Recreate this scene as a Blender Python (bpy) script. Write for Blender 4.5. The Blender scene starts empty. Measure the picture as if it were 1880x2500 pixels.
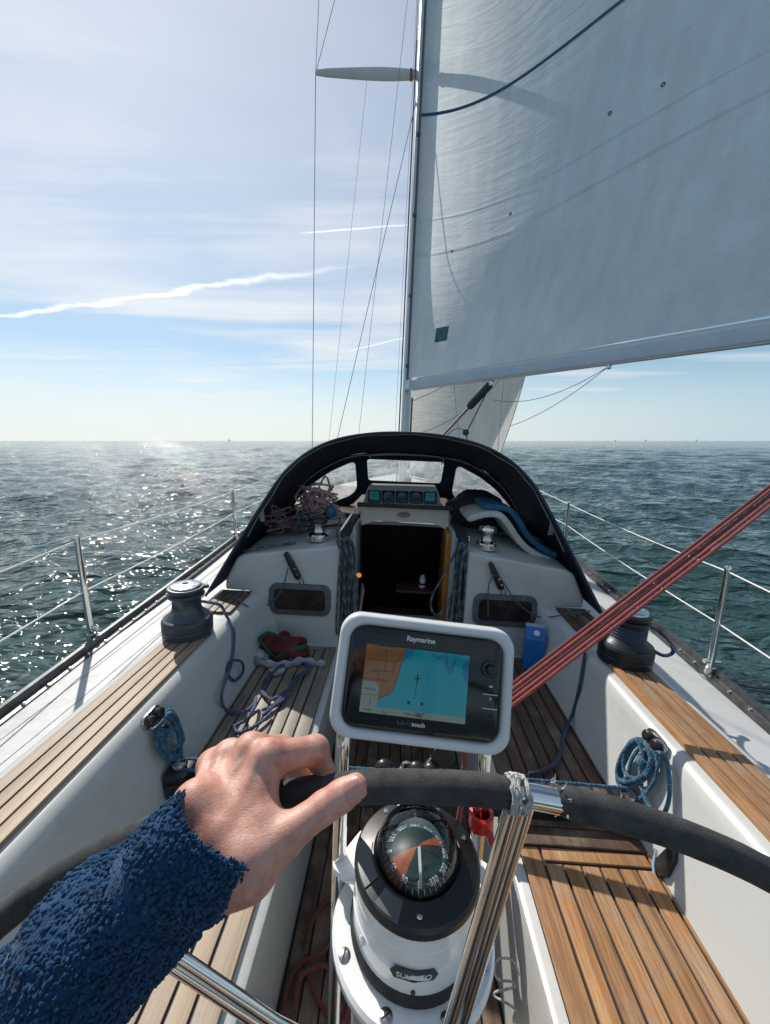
import bpy, bmesh, math, random
import numpy as np
from mathutils import Vector, Matrix, Euler
random.seed(7); rng = np.random.default_rng(7)
rad = math.radians
scn = bpy.context.scene
COL = scn.collection

# ------------------------------------------------------------------ camera, sky, sun, exposure
CAM_H = 2.35                       # eye above the water
PITCH = rad(10.5)
cam = bpy.data.cameras.new('camera'); camo = bpy.data.objects.new('camera', cam); COL.objects.link(camo)
camo.location = (0, 0, CAM_H); camo.rotation_euler = (rad(90) - PITCH, 0, 0)
cam.sensor_fit = 'HORIZONTAL'; cam.sensor_width = 36.0; cam.lens = 36.0 * 940 / 1880
cam.clip_start = 0.01; cam.clip_end = 60000
scn.camera = camo

SUN_AZ = rad(-32.0)                # from +Y, negative = to port
SUN_EL = rad(43.0)
SUN_DIR = Vector((math.sin(SUN_AZ) * math.cos(SUN_EL), math.cos(SUN_AZ) * math.cos(SUN_EL), math.sin(SUN_EL)))
sl = bpy.data.lights.new('sun', 'SUN'); so = bpy.data.objects.new('sun', sl); COL.objects.link(so)
sl.energy = 4.2; sl.angle = rad(0.55); sl.color = (1.0, 0.94, 0.85)
so.rotation_euler = SUN_DIR.to_track_quat('Z', 'Y').to_euler()
so.location = (-20, 30, 30)

vs = scn.view_settings
vs.view_transform = 'Standard'; vs.look = 'None'; vs.gamma = 1.0; vs.use_curve_mapping = False
vs.exposure = 0.27
scn.cycles.use_denoising = True; scn.cycles.denoising_prefilter = 'NONE'
scn.cycles.max_bounces = 10; scn.cycles.transparent_max_bounces = 12
scn.cycles.sample_clamp_indirect = 6.0

# ------------------------------------------------------------------ node helpers
def nn(nt, t, **kw):
    n = nt.nodes.new(t)
    for k, v in kw.items():
        if k in ('ins',):
            for kk, vv in v.items(): n.inputs[kk].default_value = vv
        else: setattr(n, k, v)
    return n
def lk(nt, a, b): nt.links.new(a, b)
def math_n(nt, op, a, b=None, c=None, clamp=False):
    n = nn(nt, 'ShaderNodeMath', operation=op, use_clamp=clamp)
    for i, x in enumerate((a, b, c)):
        if x is None: continue
        if hasattr(x, 'is_output'): lk(nt, x, n.inputs[i])
        else: n.inputs[i].default_value = x
    return n.outputs[0]
def ramp(nt, fac, stops):
    r = nn(nt, 'ShaderNodeValToRGB'); e = r.color_ramp.elements
    while len(e) > 1: e.remove(e[-1])
    e[0].position = stops[0][0]; e[0].color = (*stops[0][1], 1)
    for p, c in stops[1:]:
        q = e.new(p); q.color = (*c, 1)
    lk(nt, fac, r.inputs[0]); return r.outputs[0]
def mixc(nt, fac, a, b, mode='MIX'):
    m = nn(nt, 'ShaderNodeMix', data_type='RGBA', blend_type=mode)
    for sock, x in ((m.inputs[0], fac), (m.inputs[6], a), (m.inputs[7], b)):
        if hasattr(x, 'is_output'): lk(nt, x, sock)
        elif isinstance(x, (int, float)): sock.default_value = x
        else: sock.default_value = (*x, 1)
    return m.outputs[2]
def new_mat(name):
    m = bpy.data.materials.new(name); m.use_nodes = True
    nt = m.node_tree; nt.nodes.clear()
    out = nn(nt, 'ShaderNodeOutputMaterial'); return m, nt, out
def objco(nt, scale=(1, 1, 1)):
    tc = nn(nt, 'ShaderNodeTexCoord'); mp = nn(nt, 'ShaderNodeMapping')
    mp.inputs['Scale'].default_value = scale; lk(nt, tc.outputs['Object'], mp.inputs[0]); return mp.outputs[0]
def noise(nt, vec, scale, detail=4, rough=.55, dist=0.0):
    n = nn(nt, 'ShaderNodeTexNoise'); n.inputs['Scale'].default_value = scale
    n.inputs['Detail'].default_value = detail; n.inputs['Roughness'].default_value = rough
    n.inputs['Distortion'].default_value = dist
    if vec is not None: lk(nt, vec, n.inputs['Vector'])
    return n.outputs['Fac']
def bump(nt, h, strength, dist, prev=None):
    b = nn(nt, 'ShaderNodeBump'); b.inputs['Strength'].default_value = strength; b.inputs['Distance'].default_value = dist
    lk(nt, h, b.inputs['Height'])
    if prev is not None: lk(nt, prev, b.inputs['Normal'])
    return b.outputs[0]
def M(name, col, rough=.5, metal=0.0, var=.12, vscale=8.0, stretch=(1, 1, 1), bmp=0.0, bscale=60.0, bdist=.002, coat=0.0, spec=.5, rvar=.1, sheen=0.0):
    """Plain paint/metal/plastic with uneven tone, uneven gloss and a little relief."""
    m, nt, out = new_mat(name)
    p = nn(nt, 'ShaderNodeBsdfPrincipled'); lk(nt, p.outputs[0], out.inputs[0])
    v = objco(nt, stretch); n = noise(nt, v, vscale, 5, .6)
    d = tuple(max(0, c * (1 - var * 1.6)) for c in col); h = tuple(min(1, c * (1 + var)) for c in col)
    lk(nt, ramp(nt, n, [(.25, d), (.75, h)]), p.inputs['Base Color'])
    p.inputs['Metallic'].default_value = metal
    lk(nt, math_n(nt, 'ADD', math_n(nt, 'MULTIPLY', noise(nt, v, vscale * 3.1, 4), rvar * 2), max(.02, rough - rvar)), p.inputs['Roughness'])
    p.inputs['Coat Weight'].default_value = coat; p.inputs['Coat Roughness'].default_value = .08
    p.inputs['Specular IOR Level'].default_value = spec
    if sheen: p.inputs['Sheen Weight'].default_value = sheen
    if bmp: lk(nt, bump(nt, noise(nt, v, bscale, 3), bmp, bdist), p.inputs['Normal'])
    return m

# ------------------------------------------------------------------ world: physical sky with cirrus and contrails on a high plane
w = bpy.data.worlds.new('World'); scn.world = w; w.use_nodes = True
nt = w.node_tree; nt.nodes.clear()
wo = nn(nt, 'ShaderNodeOutputWorld'); bg = nn(nt, 'ShaderNodeBackground'); lk(nt, bg.outputs[0], wo.inputs[0])
sky = nn(nt, 'ShaderNodeTexSky', sky_type='NISHITA')
sky.sun_disc = False; sky.sun_elevation = SUN_EL; sky.sun_rotation = SUN_AZ
sky.air_density = 1.0; sky.dust_density = .14; sky.ozone_density = .5; sky.altitude = 0
tc = nn(nt, 'ShaderNodeTexCoord'); sep = nn(nt, 'ShaderNodeSeparateXYZ'); lk(nt, tc.outputs['Generated'], sep.inputs[0])
zc = math_n(nt, 'MAXIMUM', sep.outputs[2], .012)
px = math_n(nt, 'DIVIDE', sep.outputs[0], zc); py = math_n(nt, 'DIVIDE', sep.outputs[1], zc)
cv = nn(nt, 'ShaderNodeCombineXYZ'); lk(nt, px, cv.inputs[0]); lk(nt, py, cv.inputs[1])
mp = nn(nt, 'ShaderNodeMapping'); mp.inputs['Rotation'].default_value = (0, 0, rad(62)); mp.inputs['Scale'].default_value = (.42, 1.25, 1)
mp.inputs['Location'].default_value = (3.1, 1.7, 0)
lk(nt, cv.outputs[0], mp.inputs[0])
c1 = noise(nt, mp.outputs[0], .62, 9, .56, .9)
c2 = noise(nt, cv.outputs[0], .38, 5, .5, .3)
cl = math_n(nt, 'ADD', math_n(nt, 'MULTIPLY', c1, .62), math_n(nt, 'MULTIPLY', c2, .5))
clf = nn(nt, 'ShaderNodeMapRange'); clf.inputs[1].default_value = .50; clf.inputs[2].default_value = .70; clf.inputs[3].default_value = .04; clf.inputs[4].default_value = .9
lk(nt, cl, clf.inputs[0])
# contrails: straight lines in the cloud plane, torn by noise
def contrail(a, b, width, tear, amount, nsc):
    ax, ay = a; bx, by = b; L = math.hypot(bx - ax, by - ay); ux, uy = (bx - ax) / L, (by - ay) / L
    rx = math_n(nt, 'SUBTRACT', px, ax); ry = math_n(nt, 'SUBTRACT', py, ay)
    s = math_n(nt, 'ADD', math_n(nt, 'MULTIPLY', rx, ux), math_n(nt, 'MULTIPLY', ry, uy))
    d = math_n(nt, 'SUBTRACT', math_n(nt, 'MULTIPLY', rx, -uy), math_n(nt, 'MULTIPLY', ry, -ux))
    nz = noise(nt, cv.outputs[0], nsc, 6, .6)
    d2 = math_n(nt, 'ADD', d, math_n(nt, 'MULTIPLY', math_n(nt, 'SUBTRACT', nz, .5), tear))
    k = math_n(nt, 'DIVIDE', math_n(nt, 'ABSOLUTE', d2), width)
    k = math_n(nt, 'SUBTRACT', 1.0, k, clamp=True)
    k = math_n(nt, 'POWER', k, 1.3)
    e1 = nn(nt, 'ShaderNodeMapRange'); lk(nt, s, e1.inputs[0]); e1.inputs[1].default_value = -.05 * L; e1.inputs[2].default_value = .08 * L
    e2 = nn(nt, 'ShaderNodeMapRange'); lk(nt, s, e2.inputs[0]); e2.inputs[1].default_value = L; e2.inputs[2].default_value = .8 * L
    k = math_n(nt, 'MULTIPLY', math_n(nt, 'MULTIPLY', k, e1.outputs[0]), e2.outputs[0])
    k = math_n(nt, 'MULTIPLY', k, math_n(nt, 'ADD', math_n(nt, 'MULTIPLY', noise(nt, cv.outputs[0], nsc * 2.2, 4), .9), .4))
    return math_n(nt, 'MULTIPLY', k, amount)
trails = [contrail((-5.379, 4.102), (-0.03, 2.416), .06, .30, 1.0, 2.6),
          contrail((-0.4, 2.103), (0.149, 2.025), .013, .03, .8, 3.0),
          contrail((-0.374, 4.605), (0.423, 3.82), .04, .10, .7, 3.0)]
tr = trails[0]
for t_ in trails[1:]: tr = math_n(nt, 'MAXIMUM', tr, t_)
allc = clf.outputs[0]
# low bank of haze cloud along the horizon
hz = nn(nt, 'ShaderNodeMapRange'); lk(nt, sep.outputs[2], hz.inputs[0]); hz.inputs[1].default_value = .23; hz.inputs[2].default_value = .0; hz.inputs[3].default_value = 0; hz.inputs[4].default_value = .97
hz.interpolation_type = 'SMOOTHSTEP'
azv = nn(nt, 'ShaderNodeCombineXYZ'); at = math_n(nt, 'ARCTAN2', sep.outputs[0], sep.outputs[1])
lk(nt, math_n(nt, 'MULTIPLY', at, 7.0), azv.inputs[0]); lk(nt, math_n(nt, 'MULTIPLY', sep.outputs[2], 60.0), azv.inputs[1])
bank = nn(nt, 'ShaderNodeMapRange'); lk(nt, noise(nt, azv.outputs[0], 1.2, 6, .6), bank.inputs[0]); bank.inputs[1].default_value = .3; bank.inputs[2].default_value = .75; bank.inputs[3].default_value = .8; bank.inputs[4].default_value = 1.0
allc = math_n(nt, 'MAXIMUM', allc, math_n(nt, 'MULTIPLY', hz.outputs[0], bank.outputs[0]))
# cloud brightness follows the light scattered towards the viewer: brighter near the sun
dt = nn(nt, 'ShaderNodeVectorMath', operation='DOT_PRODUCT'); lk(nt, tc.outputs['Generated'], dt.inputs[0]); dt.inputs[1].default_value = SUN_DIR
fw = nn(nt, 'ShaderNodeMapRange'); lk(nt, dt.outputs['Value'], fw.inputs[0]); fw.inputs[1].default_value = .2; fw.inputs[2].default_value = 1.0; fw.inputs[3].default_value = 0; fw.inputs[4].default_value = 1
ccol = ramp(nt, fw.outputs[0], [(0, (.45, .56, .65)), (.5, (.66, .70, .71)), (.8, (.76, .78, .78)), (1, (.90, .91, .90))])
veil = math_n(nt, 'MULTIPLY', math_n(nt, 'POWER', fw.outputs[0], 2.0), math_n(nt, 'MULTIPLY', math_n(nt, 'ADD', c1, c2), .52))
allc = math_n(nt, 'ADD', allc, math_n(nt, 'MULTIPLY', math_n(nt, 'SUBTRACT', 1.0, allc), veil), clamp=True)
cm = nn(nt, 'ShaderNodeMix', data_type='RGBA'); lk(nt, allc, cm.inputs[0])
lk(nt, mixc(nt, 1.0, sky.outputs[0], (.78, 1.0, 1.10), 'MULTIPLY'), cm.inputs[6])
sc_ = nn(nt, 'ShaderNodeVectorMath', operation='SCALE'); lk(nt, ccol, sc_.inputs[0]); sc_.inputs['Scale'].default_value = 12.5
lk(nt, sc_.outputs[0], cm.inputs[7])
tm = nn(nt, 'ShaderNodeMix', data_type='RGBA'); lk(nt, tr, tm.inputs[0]); lk(nt, cm.outputs[2], tm.inputs[6]); sc2 = nn(nt, 'ShaderNodeVectorMath', operation='SCALE'); lk(nt, sc_.outputs[0], sc2.inputs[0]); sc2.inputs['Scale'].default_value = 1.35; lk(nt, sc2.outputs[0], tm.inputs[7])
lk(nt, tm.outputs[2], bg.inputs[0]); bg.inputs[1].default_value = 0.080

# ------------------------------------------------------------------ the boat's frame: heeled a little to starboard, heading a little right
BM = (Matrix.Translation((-.018, 0, CAM_H - 1.6)) @ Matrix.Rotation(rad(-2.3), 4, 'Z') @ Matrix.Rotation(rad(2.25), 4, 'Y'))

# ------------------------------------------------------------------ mesh helpers (coordinates are metres in the boat's frame: x starboard, y forward, z above the cockpit sole)
def V(*a): return np.array(a, float)
class MB:
    def __init__(s): s.v = []; s.f = []; s.uv = []
    def add(s, verts, faces, uvs=None):
        b = len(s.v); s.v.extend([tuple(float(c) for c in p) for p in verts]); s.f.extend([tuple(b + i for i in f) for f in faces])
        s.uv.extend(uvs if uvs is not None else [(0.0, 0.0)] * len(verts)); return s
    def box(s, c, d, rot=None):
        vs_ = [np.array((x, y, z)) * np.array(d) / 2 for x in (-1, 1) for y in (-1, 1) for z in (-1, 1)]
        if rot is not None:
            R_ = np.array(Euler(rot).to_matrix() if not isinstance(rot, Matrix) else rot.to_3x3()); vs_ = [R_ @ q for q in vs_]
        return s.add([q + np.array(c) for q in vs_], [(0, 1, 3, 2), (4, 6, 7, 5), (0, 4, 5, 1), (2, 3, 7, 6), (0, 2, 6, 4), (1, 5, 7, 3)])
    def tube(s, pts, r, n=10, cap=True, closed=False, flat=None):
        P = np.array(pts, float); m = len(P)
        rr = np.full(m, r) if np.isscalar(r) else np.array(r, float)
        T = np.gradient(P, axis=0) if not closed else (np.roll(P, -1, 0) - np.roll(P, 1, 0))
        T /= np.maximum(np.linalg.norm(T, axis=1, keepdims=True), 1e-9)
        a = np.array((0, 0, 1.)) if abs(T[0][2]) < .9 else np.array((1., 0, 0))
        N = np.cross(T[0], a); N /= np.linalg.norm(N); verts = []; uvs = []; L = 0
        if closed: P = np.vstack([P, P[:1]]); T = np.vstack([T, T[:1]]); rr = np.append(rr, rr[0]); m += 1
        for i in range(m):
            N = N - T[i] * (N @ T[i]); N /= np.linalg.norm(N); B = np.cross(T[i], N)
            if i: L += np.linalg.norm(P[i] - P[i - 1])
            for k in range(n + 1):
                an = 2 * math.pi * k / n
                sx, sy = (1, 1) if flat is None else flat
                verts.append(P[i] + rr[i] * (sx * math.cos(an) * N + sy * math.sin(an) * B)); uvs.append((k / n, L))
        F = [(i * (n + 1) + k, i * (n + 1) + k + 1, (i + 1) * (n + 1) + k + 1, (i + 1) * (n + 1) + k) for i in range(m - 1) for k in range(n)]
        if cap and not closed:
            F.append(tuple(range(n - 1, -1, -1))); F.append(tuple((m - 1) * (n + 1) + k for k in range(n)))
        return s.add(verts, F, uvs)
    def lathe(s, prof, c=(0, 0, 0), n=32, axis=None, cap=True):
        A = np.eye(3) if axis is None else axis; verts = []; F = []
        for r, h in prof:
            for k in range(n):
                an = 2 * math.pi * k / n; verts.append(np.array(c) + A @ np.array((r * math.cos(an), r * math.sin(an), h)))
        for i in range(len(prof) - 1):
            for k in range(n): F.append((i * n + k, i * n + (k + 1) % n, (i + 1) * n + (k + 1) % n, (i + 1) * n + k))
        if cap: F.append(tuple(range(n - 1, -1, -1))); F.append(tuple((len(prof) - 1) * n + k for k in range(n)))
        return s.add(verts, F)
    def prism(s, poly, h0, h1, fn):
        """poly in 2D, fn(a, b, h) -> 3D"""
        n = len(poly); vs_ = [fn(a, b, h0) for a, b in poly] + [fn(a, b, h1) for a, b in poly]
        F = [tuple(range(n - 1, -1, -1)), tuple(range(n, 2 * n))] + [(i, (i + 1) % n, n + (i + 1) % n, n + i) for i in range(n)]
        return s.add(vs_, F)
    def grid(s, fn, nu, nv, flip=False):
        vs_ = [fn(i / nu, j / nv) for i in range(nu + 1) for j in range(nv + 1)]; uvs = [(i / nu, j / nv) for i in range(nu + 1) for j in range(nv + 1)]
        F = [(i * (nv + 1) + j, (i + 1) * (nv + 1) + j, (i + 1) * (nv + 1) + j + 1, i * (nv + 1) + j + 1) for i in range(nu) for j in range(nv)]
        if flip: F = [f[::-1] for f in F]
        return s.add(vs_, F, uvs)
    def build(s, name, mat, parent=None, bevel=0.0, smooth=True, angle=32, seg=2, base=None, merge=False):
        me = bpy.data.meshes.new(name); off = base if base is not None else (0, 0, 0)
        me.from_pydata([(x - off[0], y - off[1], z - off[2]) for x, y, z in s.v], [], s.f)
        if any(u != (0.0, 0.0) for u in s.uv[:50]):
            ul = me.uv_layers.new(name='UVMap'); idx = np.zeros(len(me.loops), dtype=np.int32); me.loops.foreach_get('vertex_index', idx)
            ul.data.foreach_set('uv', np.array(s.uv, dtype=np.float32)[idx].ravel())
        if bevel or smooth or merge:
            bm = bmesh.new(); bm.from_mesh(me)
            if merge: bmesh.ops.remove_doubles(bm, verts=bm.verts, dist=1e-6)
            bmesh.ops.recalc_face_normals(bm, faces=bm.faces) if bevel else None
            if bevel:
                es = [e for e in bm.edges if len(e.link_faces) == 2 and e.calc_face_angle(0) > rad(angle)]
                bmesh.ops.bevel(bm, geom=es, offset=bevel, segments=seg, affect='EDGES', profile=.6, clamp_overlap=True)
            if smooth:
                for f in bm.faces: f.smooth = True
                for e in bm.edges:
                    if len(e.link_faces) == 2 and e.calc_face_angle(0) > rad(angle if not bevel else 50): e.smooth = False
            bm.to_mesh(me); bm.free()
        me.materials.append(mat)
        return put(name, me, parent, base)
def put(name, me, parent=None, base=None):
    o = bpy.data.objects.new(name, me); COL.objects.link(o)
    if parent is None:
        o.matrix_world = BM @ Matrix.Translation(base if base is not None else (0, 0, 0))
    else:
        o.parent = parent
        if parent.parent is None and parent.type == 'EMPTY': o.location = [-c for c in parent['_base']] if base is None else [b - c for b, c in zip(base, parent['_base'])]
        elif base is not None: o.location = base
    return o
def thing(name, label, cat, base, group=None):
    o = bpy.data.objects.new(name, None); COL.objects.link(o); o.empty_display_size = .05
    o.matrix_world = BM @ Matrix.Translation(base); o['_base'] = list(map(float, base))
    return tag(o, label, cat, group)
def tag(o, label, cat, group=None):
    o['label'] = label; o['category'] = cat
    if group: o['group'] = group
    return o
def cr(pts, k=8, closed=False):
    """Catmull-Rom through the points."""
    P = [np.array(p, float) for p in pts]; n = len(P); out = []
    for i in range(n if closed else n - 1):
        p0 = P[(i - 1) % n] if closed or i else 2 * P[0] - P[1]; p1 = P[i]; p2 = P[(i + 1) % n]
        p3 = P[(i + 2) % n] if closed or i < n - 2 else 2 * P[-1] - P[-2]
        for j in range(k):
            t = j / k; out.append(.5 * (2 * p1 + (p2 - p0) * t + (2 * p0 - 5 * p1 + 4 * p2 - p3) * t * t + (3 * p1 - p0 - 3 * p2 + p3) * t ** 3))
    if not closed: out.append(P[-1])
    return np.array(out)
def rrect(w_, h_, r, n=6):
    pts = []
    for cx, cy, a0 in ((w_ / 2 - r, h_ / 2 - r, 0), (-w_ / 2 + r, h_ / 2 - r, 90), (-w_ / 2 + r, -h_ / 2 + r, 180), (w_ / 2 - r, -h_ / 2 + r, 270)):
        for i in range(n + 1): a = rad(a0 + 90 * i / n); pts.append((cx + r * math.cos(a), cy + r * math.sin(a)))
    return pts
def frame_from(z, x=None):
    z = np.array(z, float); z /= np.linalg.norm(z); x = np.array(x if x is not None else ((1, 0, 0) if abs(z[0]) < .9 else (0, 1, 0)), float)
    x = x - z * (x @ z); x /= np.linalg.norm(x); return np.stack([x, np.cross(z, x), z], 1)
def interp(xs, ys): return lambda t: float(np.interp(t, xs, ys))
# ------------------------------------------------------------------ materials
def teak(name, c_dark, c_mid, c_light, grey=.0, rough=.55):
    m, nt, out = new_mat(name); p = nn(nt, 'ShaderNodeBsdfPrincipled'); lk(nt, p.outputs[0], out.inputs[0])
    tc = nn(nt, 'ShaderNodeTexCoord'); oi = nn(nt, 'ShaderNodeObjectInfo')
    off = nn(nt, 'ShaderNodeCombineXYZ'); lk(nt, math_n(nt, 'MULTIPLY', oi.outputs['Random'], 37.0), off.inputs[0]); lk(nt, math_n(nt, 'MULTIPLY', oi.outputs['Random'], 91.0), off.inputs[1])
    ad = nn(nt, 'ShaderNodeVectorMath', operation='ADD'); lk(nt, tc.outputs['Object'], ad.inputs[0]); lk(nt, off.outputs[0], ad.inputs[1])
    mp = nn(nt, 'ShaderNodeMapping'); mp.inputs['Scale'].default_value = (26, 1.1, 26); lk(nt, ad.outputs[0], mp.inputs[0])
    g1 = noise(nt, mp.outputs[0], 2.0, 6, .6, .6)
    mp2 = nn(nt, 'ShaderNodeMapping'); mp2.inputs['Scale'].default_value = (240, 7, 240); lk(nt, ad.outputs[0], mp2.inputs[0])
    g2 = noise(nt, mp2.outputs[0], 1.6, 4, .7)
    patch = noise(nt, ad.outputs[0], 5.5, 5, .6)
    col = ramp(nt, g1, [(.25, c_dark), (.5, c_mid), (.78, c_light)])
    fine = ramp(nt, g2, [(.34, (.42, .40, .38)), (.52, (1, 1, 1)), (.9, (1.16, 1.14, 1.10))])
    col = mixc(nt, .8, col, fine, 'MULTIPLY')
    rv = ramp(nt, oi.outputs['Random'], [(0, (.70, .68, .66)), (.5, (1, .97, .95)), (1, (1.18, 1.12, 1.05))])
    col = mixc(nt, .8, col, rv, 'MULTIPLY')
    wear = nn(nt, 'ShaderNodeMapRange'); lk(nt, patch, wear.inputs[0]); wear.inputs[1].default_value = .48; wear.inputs[2].default_value = .75; wear.inputs[4].default_value = .72
    col = mixc(nt, math_n(nt, 'ADD', wear.outputs[0], grey, clamp=True), col, mixc(nt, .7, (.33, .27, .20), fine, 'MULTIPLY'))
    lk(nt, col, p.inputs['Base Color'])
    lk(nt, math_n(nt, 'ADD', math_n(nt, 'MULTIPLY', g2, .3), rough - .15), p.inputs['Roughness'])
    lk(nt, bump(nt, math_n(nt, 'ADD', math_n(nt, 'MULTIPLY', g2, .7), math_n(nt, 'MULTIPLY', g1, .5)), .55, .0012), p.inputs['Normal'])
    return m
def gelcoat(name, c, rough=.30):
    m, nt, out = new_mat(name); p = nn(nt, 'ShaderNodeBsdfPrincipled'); lk(nt, p.outputs[0], out.inputs[0])
    v = objco(nt); n1 = noise(nt, v, 2.2, 6, .62, .4); n2 = noise(nt, v, 34, 5, .7)
    dirt = nn(nt, 'ShaderNodeMapRange'); lk(nt, math_n(nt, 'MULTIPLY', n1, math_n(nt, 'ADD', n2, .45)), dirt.inputs[0]); dirt.inputs[1].default_value = .46; dirt.inputs[2].default_value = .78; dirt.inputs[4].default_value = .5
    col = mixc(nt, dirt.outputs[0], c, tuple(k * f for k, f in zip(c, (.66, .62, .54))))
    spk = nn(nt, 'ShaderNodeTexVoronoi'); spk.inputs['Scale'].default_value = 46; lk(nt, v, spk.inputs['Vector'])
    sp = math_n(nt, 'MULTIPLY', math_n(nt, 'LESS_THAN', spk.outputs['Distance'], .05), math_n(nt, 'GREATER_THAN', noise(nt, v, 7, 2), .56))
    col = mixc(nt, math_n(nt, 'MULTIPLY', sp, .5), col, (.25, .22, .18))
    lk(nt, col, p.inputs['Base Color'])
    lk(nt, math_n(nt, 'ADD', math_n(nt, 'MULTIPLY', n2, .25), rough - .1), p.inputs['Roughness'])
    lk(nt, bump(nt, math_n(nt, 'ADD', n1, math_n(nt, 'MULTIPLY', noise(nt, v, 420, 2), .06)), .12, .004), p.inputs['Normal'])
    return m
def rope_mat(name, a, b, fleck=.5, strands=8, pitch=70.0, rough=.75):
    m, nt, out = new_mat(name); p = nn(nt, 'ShaderNodeBsdfPrincipled'); lk(nt, p.outputs[0], out.inputs[0])
    uv = nn(nt, 'ShaderNodeUVMap'); s_ = nn(nt, 'ShaderNodeSeparateXYZ'); lk(nt, uv.outputs[0], s_.inputs[0])
    u = math_n(nt, 'MULTIPLY', s_.outputs[0], 2 * math.pi * strands / 2); v = math_n(nt, 'MULTIPLY', s_.outputs[1], pitch * 2 * math.pi)
    w1 = math_n(nt, 'SINE', math_n(nt, 'ADD', u, v)); w2 = math_n(nt, 'SINE', math_n(nt, 'SUBTRACT', u, v))
    h = math_n(nt, 'MAXIMUM', w1, w2)
    cell = math_n(nt, 'MULTIPLY', math_n(nt, 'GREATER_THAN', math_n(nt, 'MULTIPLY', w1, w2), .25), math_n(nt, 'GREATER_THAN', math_n(nt, 'SINE', math_n(nt, 'MULTIPLY', v, .31)), 1 - 2 * fleck))
    col = mixc(nt, cell, a, b)
    n_ = noise(nt, objco(nt), 40, 4); col = mixc(nt, .8, col, ramp(nt, n_, [(.2, (.6, .6, .6)), (.8, (1.2, 1.2, 1.2))]), 'MULTIPLY')
    shade = ramp(nt, math_n(nt, 'ADD', math_n(nt, 'MULTIPLY', h, .5), .5), [(0, (.45, .45, .45)), (.6, (1, 1, 1))]); col = mixc(nt, .7, col, shade, 'MULTIPLY')
    lk(nt, col, p.inputs['Base Color']); p.inputs['Roughness'].default_value = rough; p.inputs['Sheen Weight'].default_value = .2
    lk(nt, bump(nt, h, .7, .0012), p.inputs['Normal'])
    return m
WHITE = gelcoat('gelcoat_white', (.48, .49, .48))
DECKW = gelcoat('deck_white', (.46, .475, .48), .55)
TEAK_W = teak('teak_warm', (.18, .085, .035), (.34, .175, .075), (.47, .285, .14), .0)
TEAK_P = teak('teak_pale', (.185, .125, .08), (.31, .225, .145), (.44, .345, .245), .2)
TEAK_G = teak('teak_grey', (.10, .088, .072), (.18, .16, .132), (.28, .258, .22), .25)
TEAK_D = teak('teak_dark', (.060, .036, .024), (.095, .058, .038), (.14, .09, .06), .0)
CAULK = M('caulking', (.018, .018, .02), .6, var=.3, vscale=40)
CAULKG = M('caulking_grey', (.16, .16, .16), .7, var=.3, vscale=40)
STEEL = M('stainless_steel', (.72, .71, .69), .10, 1.0, var=.06, vscale=30, rvar=.05)
STEELB = M('brushed_steel', (.55, .55, .55), .28, 1.0, var=.12, vscale=60, rvar=.1, bmp=.1, bscale=200, bdist=.0005)
BLACKP = M('black_plastic', (.018, .019, .021), .35, var=.25, vscale=30)
BLACKM = M('black_rubber', (.022, .023, .025), .75, var=.3, vscale=50, bmp=.25, bscale=500, bdist=.0006)
FOAM = M('grip_foam', (.060, .061, .060), .93, var=.30, vscale=55, bmp=.7, bscale=900, bdist=.0011, spec=.25)
WINCH = M('anodised_grey', (.085, .10, .115), .38, .55, var=.18, vscale=25, rvar=.14)
WINCHT = M('winch_top', (.50, .51, .52), .25, 1.0, var=.2, vscale=30, rvar=.12)
ALU = M('painted_spar', (.66, .69, .71), .35, 0.0, var=.07, vscale=2, stretch=(1, 1, .15))
ALUB = M('spar_beige', (.62, .60, .54), .42, var=.1, vscale=4)
CANVAS = M('navy_canvas', (.019, .031, .053), .9, var=.22, vscale=3, bmp=.3, bscale=850, bdist=.0012, spec=.25)
CANVASE = M('canvas_binding', (.035, .05, .075), .75, var=.2, vscale=20)
PIPING = M('white_piping', (.42, .43, .42), .7, var=.2, vscale=30)
WIRE = M('rigging_wire', (.34, .35, .36), .35, .9, var=.2, vscale=8)
WIREW = M('white_coated_wire', (.74, .74, .72), .5, var=.1, vscale=8)
SMOKED = M('smoked_acrylic', (.030, .020, .017), .07, var=.25, vscale=9, rvar=.03)
FRAMEG = M('grey_frame', (.085, .095, .105), .4, var=.15, vscale=20)
DARKIN = M('dark_mahogany', (.10, .042, .030), .5, var=.4, vscale=6, stretch=(6, 6, 1))
ORANGEW = M('varnished_wood', (.55, .20, .03), .25, var=.25, vscale=12, stretch=(6, 6, .6), coat=.4)
R_BLUE = rope_mat('rope_blue', (.007, .092, .18), (.16, .26, .32), .2)
R_NAVY = rope_mat('rope_navy', (.022, .042, .105), (.05, .08, .17), .4)
R_NAVL = rope_mat('rope_slate_blue', (.060, .085, .175), (.10, .13, .22), .4)
R_RED = rope_mat('rope_red', (.30, .045, .040), (.34, .065, .05), .3, pitch=120)
R_REDD = rope_mat('rope_dark_red', (.17, .030, .027), (.20, .042, .036), .3, pitch=120)  # darker copy of the red rope; shades some mainsheet strands by colour
R_DARK = rope_mat('rope_dark_fleck', (.040, .052, .065), (.33, .36, .38), .35, pitch=45)
R_GREEN = rope_mat('rope_green', (.045, .085, .085), (.11, .17, .16), .35)
R_PINK = rope_mat('rope_pink', (.60, .40, .37), (.50, .16, .14), .28)
R_WHITE = rope_mat('rope_white', (.62, .61, .58), (.42, .44, .48), .3)
R_BLACK = rope_mat('cord_black', (.02, .022, .025), (.05, .05, .05), .3)

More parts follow.
